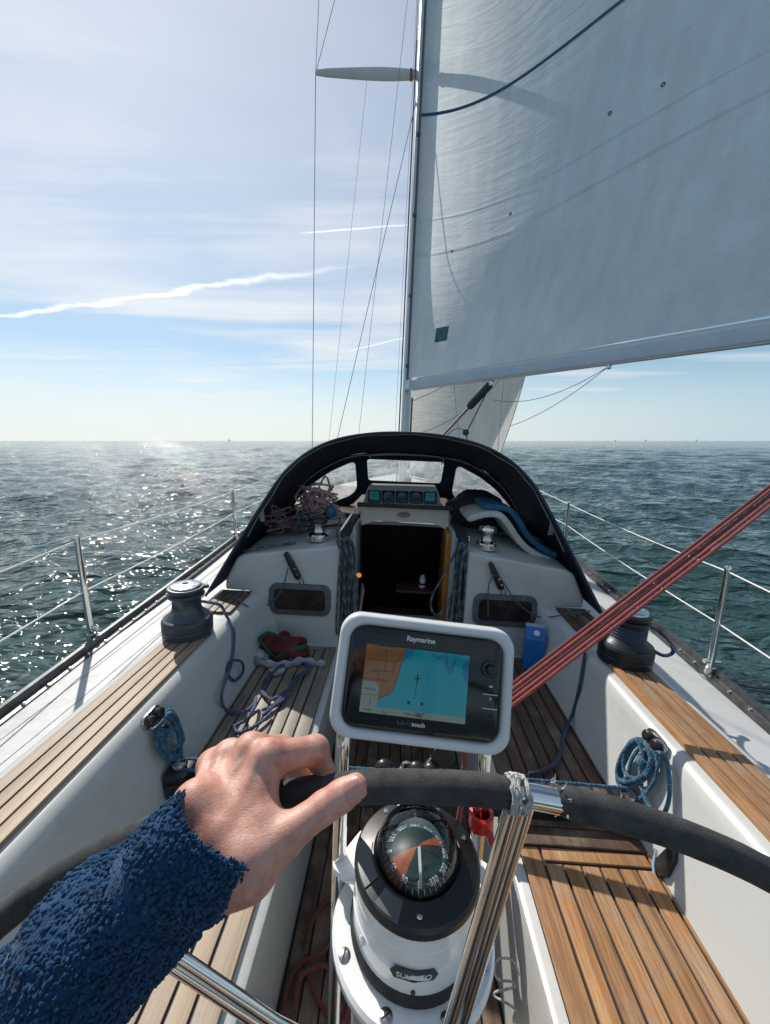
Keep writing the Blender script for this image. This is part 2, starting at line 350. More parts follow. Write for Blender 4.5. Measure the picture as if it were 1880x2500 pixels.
# ------------------------------------------------------------------ the sea: one sheet to the horizon, real waves near, ripples in the material
def build_sea():
    az = np.concatenate([np.linspace(-180, -62, 50, endpoint=False), np.linspace(-62, 62, 900), np.linspace(62, 180, 50)[1:]])
    az = np.radians(az)
    r = np.concatenate([[.0], np.geomspace(.35, 6, 30), np.geomspace(6, 60, 320)[1:], np.geomspace(60, 400, 190)[1:], np.geomspace(400, 42000, 60)[1:]])
    A, Rr = np.meshgrid(az, r, indexing='ij'); X = Rr * np.sin(A); Y = Rr * np.cos(A); Z = np.zeros_like(X); DX = np.zeros_like(X); DY = np.zeros_like(X)
    g = np.random.default_rng(3); cell = np.maximum(np.gradient(r)[None, :], Rr * .0024)
    for i in range(110):
        lam = .42 * (15.0 / .42) ** g.random(); th = rad(205) + g.normal() * .62; k = 2 * math.pi / lam
        amp = .0049 * lam ** .72 * (1 if lam < 7 else (7 / lam) ** 1.1) * (.6 + .8 * g.random())
        att = np.clip(lam / (cell * 3.2) - .6, 0, 1) * np.clip(1.3 - Rr / 420, 0, 1)
        ph = g.random() * 6.283; q = k * (X * math.sin(th) + Y * math.cos(th)) + ph
        Z += amp * att * np.sin(q); DX += .8 * amp * att * math.sin(th) * np.cos(q); DY += .8 * amp * att * math.cos(th) * np.cos(q)
    X = X + DX; Y = Y + DY
    na, nr = X.shape; me = bpy.data.meshes.new('sea')
    co = np.stack([X, Y, Z], -1).reshape(-1, 3)
    i, j = np.meshgrid(np.arange(na - 1), np.arange(nr - 1), indexing='ij'); a = (i * nr + j).ravel()
    q = np.stack([a, a + 1, a + nr + 1, a + nr], 1)
    me.vertices.add(len(co)); me.vertices.foreach_set('co', co.astype(np.float32).ravel())
    me.loops.add(q.size); me.loops.foreach_set('vertex_index', q.astype(np.int32).ravel())
    me.polygons.add(len(q)); me.polygons.foreach_set('loop_start', np.arange(0, q.size, 4, dtype=np.int32)); me.polygons.foreach_set('loop_total', np.full(len(q), 4, dtype=np.int32))
    me.polygons.foreach_set('use_smooth', np.ones(len(q), dtype=bool)); me.update(); me.validate()
    m, nt, out = new_mat('sea_water'); p = nn(nt, 'ShaderNodeBsdfPrincipled'); lk(nt, p.outputs[0], out.inputs[0])
    geo = nn(nt, 'ShaderNodeNewGeometry')
    def mpv(sc, rot=0):
        mp = nn(nt, 'ShaderNodeMapping'); mp.inputs['Scale'].default_value = sc; mp.inputs['Rotation'].default_value = (0, 0, rot); lk(nt, geo.outputs['Position'], mp.inputs[0]); return mp.outputs[0]
    n1 = noise(nt, mpv((1, 1.7, 1), .4), .55, 3, .5, .6); n2 = noise(nt, mpv((1, 1.6, 1), .3), 2.3, 2.2, .5, .6); n3 = noise(nt, mpv((1, 1.9, 1), .5), .09, 7, .6, .3)
    cd = nn(nt, 'ShaderNodeCameraData')
    far = nn(nt, 'ShaderNodeMapRange'); lk(nt, cd.outputs['View Distance'], far.inputs[0]); far.inputs[1].default_value = 25; far.inputs[2].default_value = 260
    nb = bump(nt, n3, .45, 1.2); nb = bump(nt, n1, .8, .26, nb); nb = bump(nt, n2, 1.0, .16, nb)
    lk(nt, nb, p.inputs['Normal'])
    lk(nt, ramp(nt, noise(nt, mpv((1, 1, 1)), .05, 4), [(.3, (.016, .043, .043)), (.7, (.022, .053, .050))]), p.inputs['Base Color'])
    p.inputs['Specular IOR Level'].default_value = .4; p.inputs['Roughness'].default_value = .05; p.inputs['IOR'].default_value = 1.333
    p.inputs['Transmission Weight'].default_value = 0.0
    me.materials.append(m)
    o = bpy.data.objects.new('sea', me); COL.objects.link(o); o['kind'] = 'structure'; o['label'] = 'choppy dark green sea glittering towards the sun'
    return o
build_sea()

# ------------------------------------------------------------------ the yacht: hull, decks, cockpit, cabin
hb = interp([-1.7, -.9, 0, 1.2, 2.0, 2.9, 3.6, 5, 6.2, 7.4, 8.4, 9.1, 9.6], [1.10, 1.26, 1.37, 1.455, 1.50, 1.55, 1.60, 1.62, 1.54, 1.25, .82, .42, .04])
zd = interp([-1.7, 1.2, 3.6, 6, 9.6], [.53, .55, .60, .67, .80])
yacht = thing('yacht', 'white sailing yacht with teak-planked cockpit, seen from behind its wheel', 'yacht', (0, 2, -.7))
ys = np.linspace(-1.7, 9.6, 60)
def hull_pt(y, t):
    s_ = 1 if t >= .5 else -1; q = abs(t - .5) * 2
    b = hb(y); zt = zd(y); zb = -1.25 + .09 * max(0, y - 4) ** 1.5 * .5; zb = min(zb, zt - .2)
    return (s_ * b * (1 - (1 - q) ** 2.6), y, zb + (zt - zb) * q ** 1.5)
h = MB(); h.grid(lambda a, b: hull_pt(-1.7 + 11.3 * a, b), 50, 24); h.add([hull_pt(-1.7, j / 24) for j in range(25)], [tuple(range(25))])
h.build('hull', WHITE, yacht, angle=60)
# side decks and foredeck, sheet with the cockpit and cabin left open
CAB = interp([2.0, 3.0, 4.5, 6.2, 6.8], [1.04, 1.06, 1.0, .72, .45])
d = MB(); n = 56; yy = np.linspace(-1.7, 9.55, n)
for sgn in (-1, 1):
    def inner(y):
        if y < -1.0: return 0
        if y <= 2.0: return 1.00
        return CAB(y) - .05 if y < 6.8 else 0
    d.grid(lambda a, b: (lambda y: (sgn * (inner(y) + (hb(y) - .012 - inner(y)) * b), y, zd(y) + .012 * (1 - b)))(yy[min(n - 1, int(round(a * (n - 1))))]), n - 1, 4, flip=(sgn < 0))
deck = d.build('deck', DECKW, yacht)
# laid planks on the port side deck
for k in range(4):
    pm = MB(); n = 24
    def pt(a, b, top, k=k):
        y = -.9 + 4.4 * a; lo = 1.045; w_ = .092; x0 = lo + k * (w_ + .004)
        xx = min(x0 + w_ * b, hb(y) - .05); return (-xx, y, zd(y) + (.018 if top else .006))
    pm.grid(lambda a, b: pt(a, b, True), n, 1, flip=True)
    for b in (0, 1): pm.add([pt(i / n, b, t) for i in range(n + 1) for t in (False, True)], [(2 * i, 2 * i + 1, 2 * i + 3, 2 * i + 2) for i in range(n)])
    pm.build('deck_plank', DECKW, deck, angle=40)
cg = MB(); cg.grid(lambda a, b: (-(1.03 + b * .39), -.9 + 4.4 * a, zd(-.9 + 4.4 * a) + .0145), 24, 1, flip=True); cg.build('caulking', CAULKG, deck)
# toe rails
for sgn in (-1, 1):
    t = MB(); pts = []
    prof = [(0, 0), (.045, 0), (.045, .020), (.018, .026), (.014, .052), (-.004, .052), (-.008, .02)]
    yr = np.linspace(-1.6, 9.3, 70); m_ = len(prof)
    vs_ = [(sgn * (hb(y) - .012 - pxx), y, zd(y) + .004 + pz) for y in yr for pxx, pz in prof]
    t.add(vs_, [(i * m_ + j, i * m_ + (j + 1) % m_, (i + 1) * m_ + (j + 1) % m_, (i + 1) * m_ + j) for i in range(69) for j in range(m_)])
    tr_ = t.build('toe_rail', M('toe_rail_metal', (.085, .09, .095), .42, .6, var=.4, vscale=18), yacht, angle=25)
    b_ = MB()
    for y in np.arange(.9, 4.2, .11): b_.lathe([(.0001, .034), (.006, .033), (.007, .028), (.007, .02)], (sgn * (hb(y) - .048), y, zd(y)), 8)
    rb_ = b_.build('rail_bolts', STEEL, tr_); rb_['kind'] = 'stuff'
    rs = MB(); rs.tube([(sgn * (hb(y) + .008), y, zd(y) - .045) for y in yr], .022, 8); rs.build('rubbing_strake', BLACKM, tr_)
# coamings
XI, XO, ZC = .725, .99, .735
for sgn in (-1, 1):
    prof = [(.700, .40), (.715, .452), (.724, .470), (.786, .690), (.797, .716), (.812, .730), (.828, .735), (XO + .02, .735), (XO + .035, .728), (XO + .045, .71), (XO + .062, .60), (XO + .085, .555), (XO + .09, .52)]
    c = MB(); m_ = len(prof); yr = np.linspace(-1.3, 2.02, 24)
    vs_ = []
    for y in yr:
        fl = np.clip((y - 1.75) / .27, 0, 1) ** 2
        for i, (a, b) in enumerate(prof): vs_.append((sgn * (a - (.05 * fl if i in (2, 3, 4, 5) else 0)), y, b))
    c.add(vs_, [(i * m_ + j, i * m_ + j + 1, (i + 1) * m_ + j + 1, (i + 1) * m_ + j)[::(1 if sgn > 0 else -1)] for i in range(23) for j in range(m_ - 1)])
    co = c.build('coaming', WHITE, yacht, angle=40)
    # teak capping: four strakes with black seams
    x0, x1 = .835, .985; n = 4; wdt = (x1 - x0 - .006 * (n - 1)) / n
    s_ = MB(); s_.box((sgn * (x0 + x1) / 2, .135, ZC + .003), (x1 - x0 - .004, 2.66, .010)); s_.build('caulking', CAULK, co)
    s_ = MB(); s_.box((sgn * (x0 + x1) / 2, 1.853, ZC + .003), (x1 - x0 - .004, .26, .010)); s_.build('caulking', CAULK, co)
    for k in range(n):
        xc = x0 + wdt / 2 + k * (wdt + .006)
        for ya, yb in ((-1.2, 1.47), (1.72, 1.985)):
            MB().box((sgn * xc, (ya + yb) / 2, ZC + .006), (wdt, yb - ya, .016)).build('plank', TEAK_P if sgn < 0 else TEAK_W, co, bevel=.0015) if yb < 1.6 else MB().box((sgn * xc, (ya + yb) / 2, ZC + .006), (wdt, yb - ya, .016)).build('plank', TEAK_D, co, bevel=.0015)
# seats: white moulding, teak planks laid on top
for sgn in (-1, 1):
    prof = [(.325, -.02), (.322, .30), (.318, .425), (.322, .440), (.334, .447), (.75, .447), (.75, .38)]
    c = MB(); m_ = len(prof); yr = np.linspace(-1.2, 2.0, 12)
    c.add([(sgn * a, y, b) for y in yr for a, b in prof], [(i * m_ + j, i * m_ + j + 1, (i + 1) * m_ + j + 1, (i + 1) * m_ + j)[::(-1 if sgn > 0 else 1)] for i in range(11) for j in range(m_ - 1)])
    seat = c.build('seat', WHITE, yacht, angle=40)
    x0, x1 = .352, .722
    for (ya, yb, mt) in ((-1.1, .935, TEAK_W if sgn > 0 else TEAK_P), (1.12, 1.95, TEAK_G if sgn < 0 else TEAK_D)):  # forward runs darker: shade is put into their colour, port also weathered grey
        MB().box((sgn * (x0 + x1) / 2, (ya + yb) / 2, .4495), (x1 - x0, yb - ya, .012)).build('caulking', CAULK, seat)
        ws = [.052] + [.0425] * 6; ws.append(x1 - x0 - sum(ws) - .0078 * 7); xx = x0
        me_ = {}
        for k, wd in enumerate(ws):
            y1 = yb - (.043 if 0 < k < 7 else 0)
            MB().box((sgn * (xx + wd / 2), (ya + y1) / 2, .4535), (wd, y1 - ya, .017)).build('plank', mt, seat, bevel=.0015)
            xx += wd + .0078
        MB().box((sgn * (x0 + .052 + .0078 + (x1 - x0 - .052 - .0156 - ws[-1]) / 2), yb - .0165, .4535), (x1 - x0 - .0676 - ws[-1], .033, .017)).build('plank', mt, seat, bevel=.0015)
    for k in range(3):
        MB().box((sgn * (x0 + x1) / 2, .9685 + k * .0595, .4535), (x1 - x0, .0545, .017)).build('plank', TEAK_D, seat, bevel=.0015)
    MB().box((sgn * (x0 + x1) / 2, 1.0275, .4495), (x1 - x0, .185, .012)).build('caulking', CAULK, seat)
# cockpit sole
c = MB(); c.box((0, .4, -.03), (.66, 3.2, .04)); sole = c.build('cockpit_sole', CAULK, yacht)
for k in range(11):
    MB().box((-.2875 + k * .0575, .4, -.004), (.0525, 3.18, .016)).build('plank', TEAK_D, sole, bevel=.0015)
# stern behind the helm
MB().box((0, -1.25, .24), (2.1, .12, .50)).build('stern_bulkhead', WHITE, yacht, bevel=.02)

# cabin: cockpit bulkheads, the recess of the companionway, coachroof
def ztop(x): return 1.025 - .075 * (abs(x) - .345) / .53
for sgn in (-1, 1):
    c = MB()
    poly = [(.345, .40), (.76, .40), (.80, .62), (.845, .738), (.99, .742), (.985, .80), (.92, .93), (.87, ztop(.87)), (.345, ztop(.345))]
    n_ = len(poly)
    lean = lambda z: 2.0 + .02 * (z - .45)
    front = [(sgn * a, lean(b), b) for a, b in poly]; back = [(sgn * a, 3.3, b + (.05 if b > .9 else 0)) for a, b in poly]
    F = [tuple(range(n_)), tuple(range(2 * n_ - 1, n_ - 1, -1))] + [(i, n_ + i, n_ + (i + 1) % n_, (i + 1) % n_) for i in range(n_)]
    c.add(front + back, F)
    bulk = c.build('bulkhead', WHITE, yacht, bevel=.018, seg=3, angle=22)
    # opening window: grey frame, smoked pane
    cx = sgn * .565; cz = .708; fy = lambda z: lean(z) - .0005
    def fn(a, b, h_, cx=cx, cz=cz): return (cx + a, lean(cz + b) - h_, cz + b)
    o_ = rrect(.345, .182, .048, 8); i_ = rrect(.285, .124, .026, 8); nn_ = len(o_)
    fr = MB(); vs_ = [fn(a, b, h_) for (pl, h_) in ((o_, -.004), (o_, .011), (i_, .014), (i_, .002)) for a, b in pl]
    fr.add(vs_, [(r_ * nn_ + i, r_ * nn_ + (i + 1) % nn_, (r_ + 1) * nn_ + (i + 1) % nn_, (r_ + 1) * nn_ + i) for r_ in range(3) for i in range(nn_)])
    wf = fr.build('window', FRAMEG, bulk, angle=30)
    pn = MB(); pn.prism(rrect(.287, .126, .027, 8), .0, .006, fn); pn.build('pane', SMOKED, wf, angle=30)
    sc = MB()
    for a, b in ((-.158, 0), (.158, 0), (-.1, .077), (.1, .077), (-.1, -.077), (.1, -.077)): sc.lathe([(.0035, .0), (.0035, .0022), (.0001, .003)], fn(a, b, .0115), 8, frame_from((0, -1, 0)))
    sw_ = sc.build('screws', STEEL, wf); sw_['kind'] = 'stuff'
# companionway: side cheeks, header with a badge, dark interior with steps
cw = MB()
for sgn in (-1, 1): cw.box((sgn * .318, 2.42, .62), (.052, .30, .90))
cw.box((0, 2.5, .23), (.60, .08, .34))
comp = cw.build('companionway', WHITE, yacht, bevel=.012)
hd = MB(); hd.grid(lambda a, b: (-.27 + .54 * a, 2.40 + .012 * math.cos((a - .5) * 3), 1.085 + .10 * b + .02 * (1 - (2 * a - 1) ** 2) - (1 - b) * .03 * abs(2 * a - 1) ** 4), 16, 3, flip=False)
hd.box((0, 2.425, 1.14), (.56, .04, .10)); hd.build('hatch_header', gelcoat('cream_gelcoat', (.50, .46, .40)), comp)
bd = MB(); bd.tube([(-.004 + .038 * math.cos(a), 2.385, 1.142 + .014 * math.sin(a)) for a in np.linspace(0, 6.283, 24, endpoint=False)], .0028, 6, closed=True)
bd.box((-.004, 2.386, 1.143), (.050, .004, .006)); bd.build('badge', M('badge_red', (.16, .05, .05), .5), comp)
it = MB()
it.box((0, 4.3, .3), (2.0, .04, 1.5)); it.box((-.98, 3.4, .3), (.04, 2.0, 1.5)); it.box((.98, 3.4, .3), (.04, 2.0, 1.5)); it.box((0, 3.4, -.42), (2.0, 2.2, .04)); it.box((0, 3.5, 1.06), (2.0, 1.6, .03))
it.box((-.40, 3.0, .2), (.05, .9, 1.3)); it.box((.40, 2.95, .0), (.05, .8, .8)); it.box((.06, 4.2, .4), (.06, .05, 1.6))
it.build('cabin_interior', DARKIN, comp)
stp = MB(); 
for k in range(3): stp.box((0, 2.62 + .13 * k, .36 - .24 * k), (.42, .14, .03))
stp.build('steps', DARKIN, comp)
MB().box((.276, 2.41, .74), (.030, .22, .62)).build('wooden_jamb', ORANGEW, comp, bevel=.004)
MB().box((0, 2.385, 1.196), (.60, .05, .022)).build('hatch_edge', BLACKM, comp, bevel=.006)
# coachroof
def roof(a, b):
    y = 2.45 + 4.4 * a; x = (2 * b - 1) * CAB(min(y, 6.8)); q = abs(2 * b - 1)
    z = (1.06 - .02 * (y - 2.4) - .02 * max(0, y - 4) ** 1.3) * (1 - .0) - .085 * q ** 2 - (.45 * max(0, q - .86) / .14 * .5); zz = zd(y)
    if a == 1: z = zz
    return (x, y, max(z, zz - .02))
rf = MB(); rf.grid(roof, 34, 28, flip=True); rf.build('coachroof', DECKW, yacht, angle=50)
# sliding hatch and its rails
sh = MB(); sh.box((0, 3.02, 1.105), (.60, .72, .05)); sh.build('sliding_hatch', BLACKM, yacht, bevel=.015)
for sgn in (-1, 1):
    r_ = MB(); r_.box((sgn * .335, 2.62, 1.068), (.05, 1.05, .035)); hr = r_.build('hatch_rail', BLACKM, yacht, bevel=.006)
    MB().box((sgn * .362, 2.62, 1.072), (.012, 1.0, .03)).build('rail_edge', STEELB, hr)
# ------------------------------------------------------------------ lettering
def text(name, body, size, origin, ex, ey, mat, parent, align='CENTER', depth=.0004, bold=0.0):
    cu = bpy.data.curves.new('txt', 'FONT'); cu.body = body; cu.size = size; cu.align_x = align; cu.align_y = 'CENTER'; cu.extrude = depth; cu.offset = bold; cu.resolution_u = 3
    ob = bpy.data.objects.new('txt', cu); COL.objects.link(ob); me = bpy.data.meshes.new_from_object(ob); bpy.data.objects.remove(ob); bpy.data.curves.remove(cu)
    ex = np.array(ex, float); ey = np.array(ey, float); ez = np.cross(ex, ey); n = len(me.vertices); c = np.zeros(n * 3, dtype=np.float32); me.vertices.foreach_get('co', c); c = c.reshape(-1, 3)
    c = np.array(origin)[None] + c[:, :1] * ex + c[:, 1:2] * ey + c[:, 2:] * ez
    me.vertices.foreach_set('co', c.astype(np.float32).ravel()); me.update(); me.name = name; me.materials.clear(); me.materials.append(mat)
    return put(name, me, parent)
def emit(name, col, strength, rough=.1, var=.15):
    m, nt, out = new_mat(name); p = nn(nt, 'ShaderNodeBsdfPrincipled'); lk(nt, p.outputs[0], out.inputs[0])
    v = objco(nt); c_ = ramp(nt, noise(nt, v, 25, 4), [(.2, tuple(c * (1 - var) for c in col)), (.8, col)])
    lk(nt, mixc(nt, 1.0, c_, (.25, .25, .25), 'MULTIPLY'), p.inputs['Base Color']); p.inputs['Roughness'].default_value = rough
    lk(nt, c_, p.inputs['Emission Color']); p.inputs['Emission Strength'].default_value = strength; return m

# ------------------------------------------------------------------ steering wheel
TILT = rad(2.5); WC = V(.018, .252, .732); WR = .585; WE1 = V(1, 0, 0); WE2 = V(0, math.sin(TILT), math.cos(TILT))
def rim(a, r=WR): a = rad(a); return WC + r * (math.cos(a) * WE1 + math.sin(a) * WE2)
wheel = thing('steering_wheel', 'large steering wheel with stainless spokes and worn grey foam grip', 'steering wheel', (.02, .26, .15))
mb = MB(); mb.tube([rim(a) for a in np.arange(0, 360, 4)], .0098, 14, closed=True); mb.build('rim_tube', STEEL, wheel)
def foam(a0, a1, r, mat, name='foam_grip', wob=.00018):
    an = np.linspace(a0, a1, max(8, int(abs(a1 - a0) / 1.2))); P = np.array([rim(a) for a in an]); m_ = len(P); n_ = 28; verts = []; g = np.random.default_rng(int(a0 * 10) % 999)
    ns = g.normal(size=(m_, n_)) * wob; ns = (ns + np.roll(ns, 1, 0) + np.roll(ns, 1, 1) + np.roll(ns, -1, 0)) / 2
    for i, a in enumerate(an):
        rd = (P[i] - WC) / WR; ax = np.cross(WE1, WE2)
        edge = r * (1 - .25 * max(0, 1 - min(i, m_ - 1 - i) / 1.0))
        for k in range(n_):
            q = 2 * math.pi * k / n_; verts.append(P[i] + (edge + ns[i, k]) * (math.cos(q) * rd + math.sin(q) * ax))
    b = MB(); F = [(i * n_ + k, i * n_ + (k + 1) % n_, (i + 1) * n_ + (k + 1) % n_, (i + 1) * n_ + k) for i in range(m_ - 1) for k in range(n_)]
    F += [tuple(range(n_ - 1, -1, -1)), tuple((m_ - 1) * n_ + k for k in range(n_))]; b.add(verts, F); return b.build(name, mat, wheel, angle=50)
foam(85.7, 101.5, .0125, FOAM); foam(107.5, 226, .0127, FOAM); foam(39, 82.2, .0125, FOAM); foam(-130, 36, .0125, FOAM)
foam(101.0, 108.2, .0118, BLACKM, 'dark_rim_section')  # thinner black section of the rim between two foam ends
HUB = V(.026, .335, .758)
hb_ = MB(); hb_.lathe([(.001, -.035), (.032, -.035), (.038, -.03), (.038, .03), (.030, .04), (.016, .045), (.014, .10)], HUB, 24, frame_from((0, 1, 0))); hb_.build('hub', STEEL, wheel)
nt_ = MB(); nt_.lathe([(.001, -.06), (.017, -.06), (.020, -.052), (.020, -.035)], HUB, 6, frame_from((0, 1, 0))); nt_.build('hub_nut', STEELB, wheel)
for a in (84.9, 127.6, 43, 172, 217, 262, 307, -2):
    e = rim(a, WR - .003); rd = (e - HUB); rd /= np.linalg.norm(rd); sd = np.cross(rd, (0, 1, 0))
    for off, rr_ in ((-.0068, .0058), (.0062, .0070)):
        s_ = MB(); s_.tube([HUB + rd * .03 + sd * off * 2.2 + V(0, .012 if off < 0 else -.008, 0), (HUB + e) / 2 + sd * off, e + sd * off * .9], rr_, 14); s_.build('spoke', STEEL, wheel)
tw = MB(); g = np.random.default_rng(5)
for k in range(9):
    a = 85.7 + g.normal() * .35; c0 = rim(a); rd = (c0 - WC) / WR; ax = np.cross(WE1, WE2); ph = g.random() * 6
    tw.tube([c0 + (.0129 + .0010 * g.random()) * (math.cos(q) * rd + math.sin(q) * ax) + V(g.normal() * .0009 + .002 * math.sin(q + ph), 0, 0) for q in np.linspace(0, 6.283, 22)], .0012 + .0006 * g.random(), 6)
for k in range(26):
    a = (85.7 if k < 18 else 82.0) + g.normal() * .4; c0 = rim(a); q = g.random() * 6.28; rd = (c0 - WC) / WR; ax = np.cross(WE1, WE2); dr = math.cos(q) * rd + math.sin(q) * ax
    p0 = c0 + .0125 * dr; tw.tube([p0, p0 + dr * .0015 + g.normal(size=3) * .0012, p0 + dr * .002 + g.normal(size=3) * .0025], [.0008, .0007, .0003], 5)
o = tw.build('frayed_twine', R_WHITE, wheel); o['kind'] = 'stuff'

# ------------------------------------------------------------------ pedestal, compass, guard
PC = V(.012, .512, 0)
ped = thing('pedestal', 'white steering pedestal with wide screwed flange under the compass', 'pedestal', (.012, .512, 0))
GLOSSW = M('glossy_white_paint', (.76, .77, .77), .18, var=.05, vscale=4, coat=.4)
mb = MB(); mb.lathe([(.15, 0), (.15, .02), (.105, .05), (.095, .30), (.10, .72), (.128, .775), (.134, .79), (.134, .802), (.13, .808), (.09, .810)], PC, 48); mb.build('column', GLOSSW, ped)
def xf(c, ang): return lambda a, b, h: (c[0] + a * math.cos(ang) - b * math.sin(ang), c[1] + a * math.sin(ang) + b * math.cos(ang), c[2] + h)
for sgn in (-1, 1):
    pl = [(.07, -.035), (.105, -.026), (.125, -.022), (.140, -.012), (.144, 0), (.140, .012), (.125, .022), (.10, .06), (.07, .05)]
    b = MB(); b.prism([(sgn * a, b_ + .0) for a, b_ in pl], 0, .014, lambda a, b_, h: (PC[0] + a, PC[1] + .045 + b_, .846 + h)); br = b.build('guard_bracket', GLOSSW, ped, bevel=.004)
for a in (205, 250, 292, 335):
    s_ = MB(); p_ = PC + V(.119 * math.cos(rad(a)), .119 * math.sin(rad(a)), .8085); s_.lathe([(.0095, 0), (.0095, .002), (.007, .0035), (.0001, .0036)], p_, 16); so_ = s_.build('screw', STEELB, ped)
    MB().box(p_ + V(0, 0, .0038), (.015, .0018, .0008), (0, 0, rad(a * 3))).build('slot', BLACKP, so_)
compass = thing('compass', 'domed boat compass in white round housing with orange and green card', 'compass', (.012, .512, .81))
mb = MB(); mb.lathe([(.092, .812), (.104, .812), (.105, .822), (.100, .833)], PC, 48, cap=False); mb.build('rubber_skirt', BLACKM, compass)
mb = MB(); mb.lathe([(.099, .826), (.1005, .832), (.1005, .870), (.0985, .872), (.0985, .902), (.0975, .904), (.0975, .928), (.09, .931)], PC, 64, cap=False); mb.build('housing', GLOSSW, compass, angle=25)
mb = MB(); mb.lathe([(.0985, .926), (.1005, .930), (.1000, .940), (.096, .945), (.0705, .951), (.0665, .949), (.066, .935), (.060, .925)], PC, 64, cap=False); mb.build('ring', M('satin_black', (.006, .006, .007), .38, var=.2, vscale=20), compass, angle=25)
GREYPL = M('grey_cover', (.075, .08, .085), .4, var=.15, vscale=20)
for a0, a1 in ((172, 214), (228, 252), (75, 112)):
    c_ = MB(); an = np.linspace(rad(a0), rad(a1), 14)
    pr = [(.0985, .9405), (.0955, .9470), (.0735, .9525), (.0725, .950)]
    c_.add([(PC[0] + r_ * math.cos(a), PC[1] + r_ * math.sin(a), z_) for a in an for r_, z_ in pr], [(i * 4 + j, i * 4 + j + 1, (i + 1) * 4 + j + 1, (i + 1) * 4 + j) for i in range(13) for j in range(3)] + [(0, 1, 2, 3), (55, 54, 53, 52)])
    c_.build('cover_plate', GREYPL if a0 != 75 else GLOSSW, compass, angle=40)
for a in (62, 128, 270, 20):
    s_ = MB(); s_.lathe([(.0042, 0), (.0042, .0015), (.0022, .0018), (.0018, .0004), (.0001, .0004)], PC + V(.085 * math.cos(rad(a)), .085 * math.sin(rad(a)), .9482), 12); s_.build('screw', STEEL, compass)
CDARK = M('compass_green', (.007, .028, .021), .45, var=.3, vscale=30); CBLK = M('compass_black', (.020, .012, .012), .45, var=.3, vscale=30); CORG = M('compass_orange', (.38, .075, .015), .45, var=.15, vscale=30); CWHT = M('compass_white', (.75, .75, .72), .5, var=.05)
bw = MB(); bw.lathe([(.0655, .944), (.062, .915), (.040, .895), (.0001, .89)], PC, 40, cap=False); bw.build('bowl', CBLK, compass)
def cardz(r): return .962 - .022 * (r / .056) ** 2
def sector(a0, a1, r0, r1, mat, name='card_sector', lift=0.0):
    c_ = MB(); c_.grid(lambda a, b: (lambda an, r_: (PC[0] + r_ * math.cos(an), PC[1] + r_ * math.sin(an), cardz(r_) + lift))(rad(a0 + (a1 - a0) * a), r0 + (r1 - r0) * b), max(4, int(abs(a1 - a0) / 5)), 6, flip=True); return c_.build(name, mat, card)
card = MB().lathe([(.057, .9385), (.0575, .9375), (.055, .934), (.0001, .934)], PC, 40).build('card', CBLK, compass)
for k in range(16):
    a0 = -96 + k * 22.5; sector(a0, a0 + 22.5, .001, .056, {5: CORG, 4: CBLK, 6: CDARK, 13: CORG, 14: CORG, 12: CBLK, 11: CBLK}.get(k, CDARK))
for k in range(72):
    if k % 2 == 0: sector(k * 5 - .5, k * 5 + .5, .049 if k % 6 else .045, .0545, CWHT, 'tick', .0006)
for i, (lab, a) in enumerate((('0', 272), ('330', 302), ('300', 332), ('270', 2), ('240', 32), ('210', 62), ('180', 92), ('150', 122), ('120', 152), ('E', 182), ('60', 212), ('30', 242))):
    an = rad(a); rr_ = .0455; o_ = PC + V(rr_ * math.cos(an), rr_ * math.sin(an), cardz(rr_) + .0012); u_ = V(math.sin(an), -math.cos(an), 0) * -1; v_ = V(-math.cos(an), -math.sin(an), 0)
    u_ = V(-math.sin(an), math.cos(an), 0); text('numeral', lab, .0105, o_, u_, V(-math.cos(an), -math.sin(an), .5), CWHT, card, depth=.0002, bold=.0002)
lb = MB(); lb.box(PC + V(.002, -.034, .9665), (.0042, .05, .002), (.28, 0, .03)); lb.build('lubber_line', CWHT, compass)
def dome_mat(name, fres=.5, tint=(.92, .96, .97)):
    m, nt, out = new_mat(name); tr_ = nn(nt, 'ShaderNodeBsdfTransparent'); tr_.inputs[0].default_value = (*tint, 1); gl = nn(nt, 'ShaderNodeBsdfGlossy'); gl.inputs['Roughness'].default_value = .03
    lw = nn(nt, 'ShaderNodeFresnel'); lw.inputs[0].default_value = 1.5; mx = nn(nt, 'ShaderNodeMixShader')
    lk(nt, math_n(nt, 'MULTIPLY', lw.outputs[0], fres, clamp=True), mx.inputs[0]); lk(nt, tr_.outputs[0], mx.inputs[1]); lk(nt, gl.outputs[0], mx.inputs[2]); lk(nt, mx.outputs[0], out.inputs[0]); return m
dm = MB(); dm.lathe([(.0665 * math.cos(t), .950 + .066 * math.sin(t)) for t in np.linspace(0, math.pi / 2 - .01, 18)], PC, 48); dm.build('dome', dome_mat('compass_dome', 1.25, (.80, .86, .87)), compass, angle=80)
# maker's plate on the housing
npl = MB(); pw = [(-.034, 0), (-.028, -.0095), (-.0, -.0105), (.028, -.0095), (.034, 0), (.028, .0085), (0, .0075), (-.028, .0085)]
cyl = lambda a, b, h: (PC[0] - .004 + (.1003 + h) * math.sin(a / .1), PC[1] - (.1003 + h) * math.cos(a / .1), .869 + b)
npl.prism([(x_, z_) for x_, z_ in [(a * 1.0, b) for a, b in pw]], .0004, .0022, cyl); pl_ = npl.build('name_plate', M('plate_dark', (.035, .04, .048), .35), compass)
def bend_text(o, fn):
    me = o.data; n = len(me.vertices); c = np.zeros(n * 3, dtype=np.float32); me.vertices.foreach_get('co', c); c = c.reshape(-1, 3); c = np.array([fn(*q) for q in c], dtype=np.float32); me.vertices.foreach_set('co', c.ravel()); me.update()
tx = text('lettering', 'SUUNTO', .0122, (0, 0, 0), (1, 0, 0), (0, 1, 0), M('silver_print', (.75, .77, .78), .4), pl_, depth=.0003)
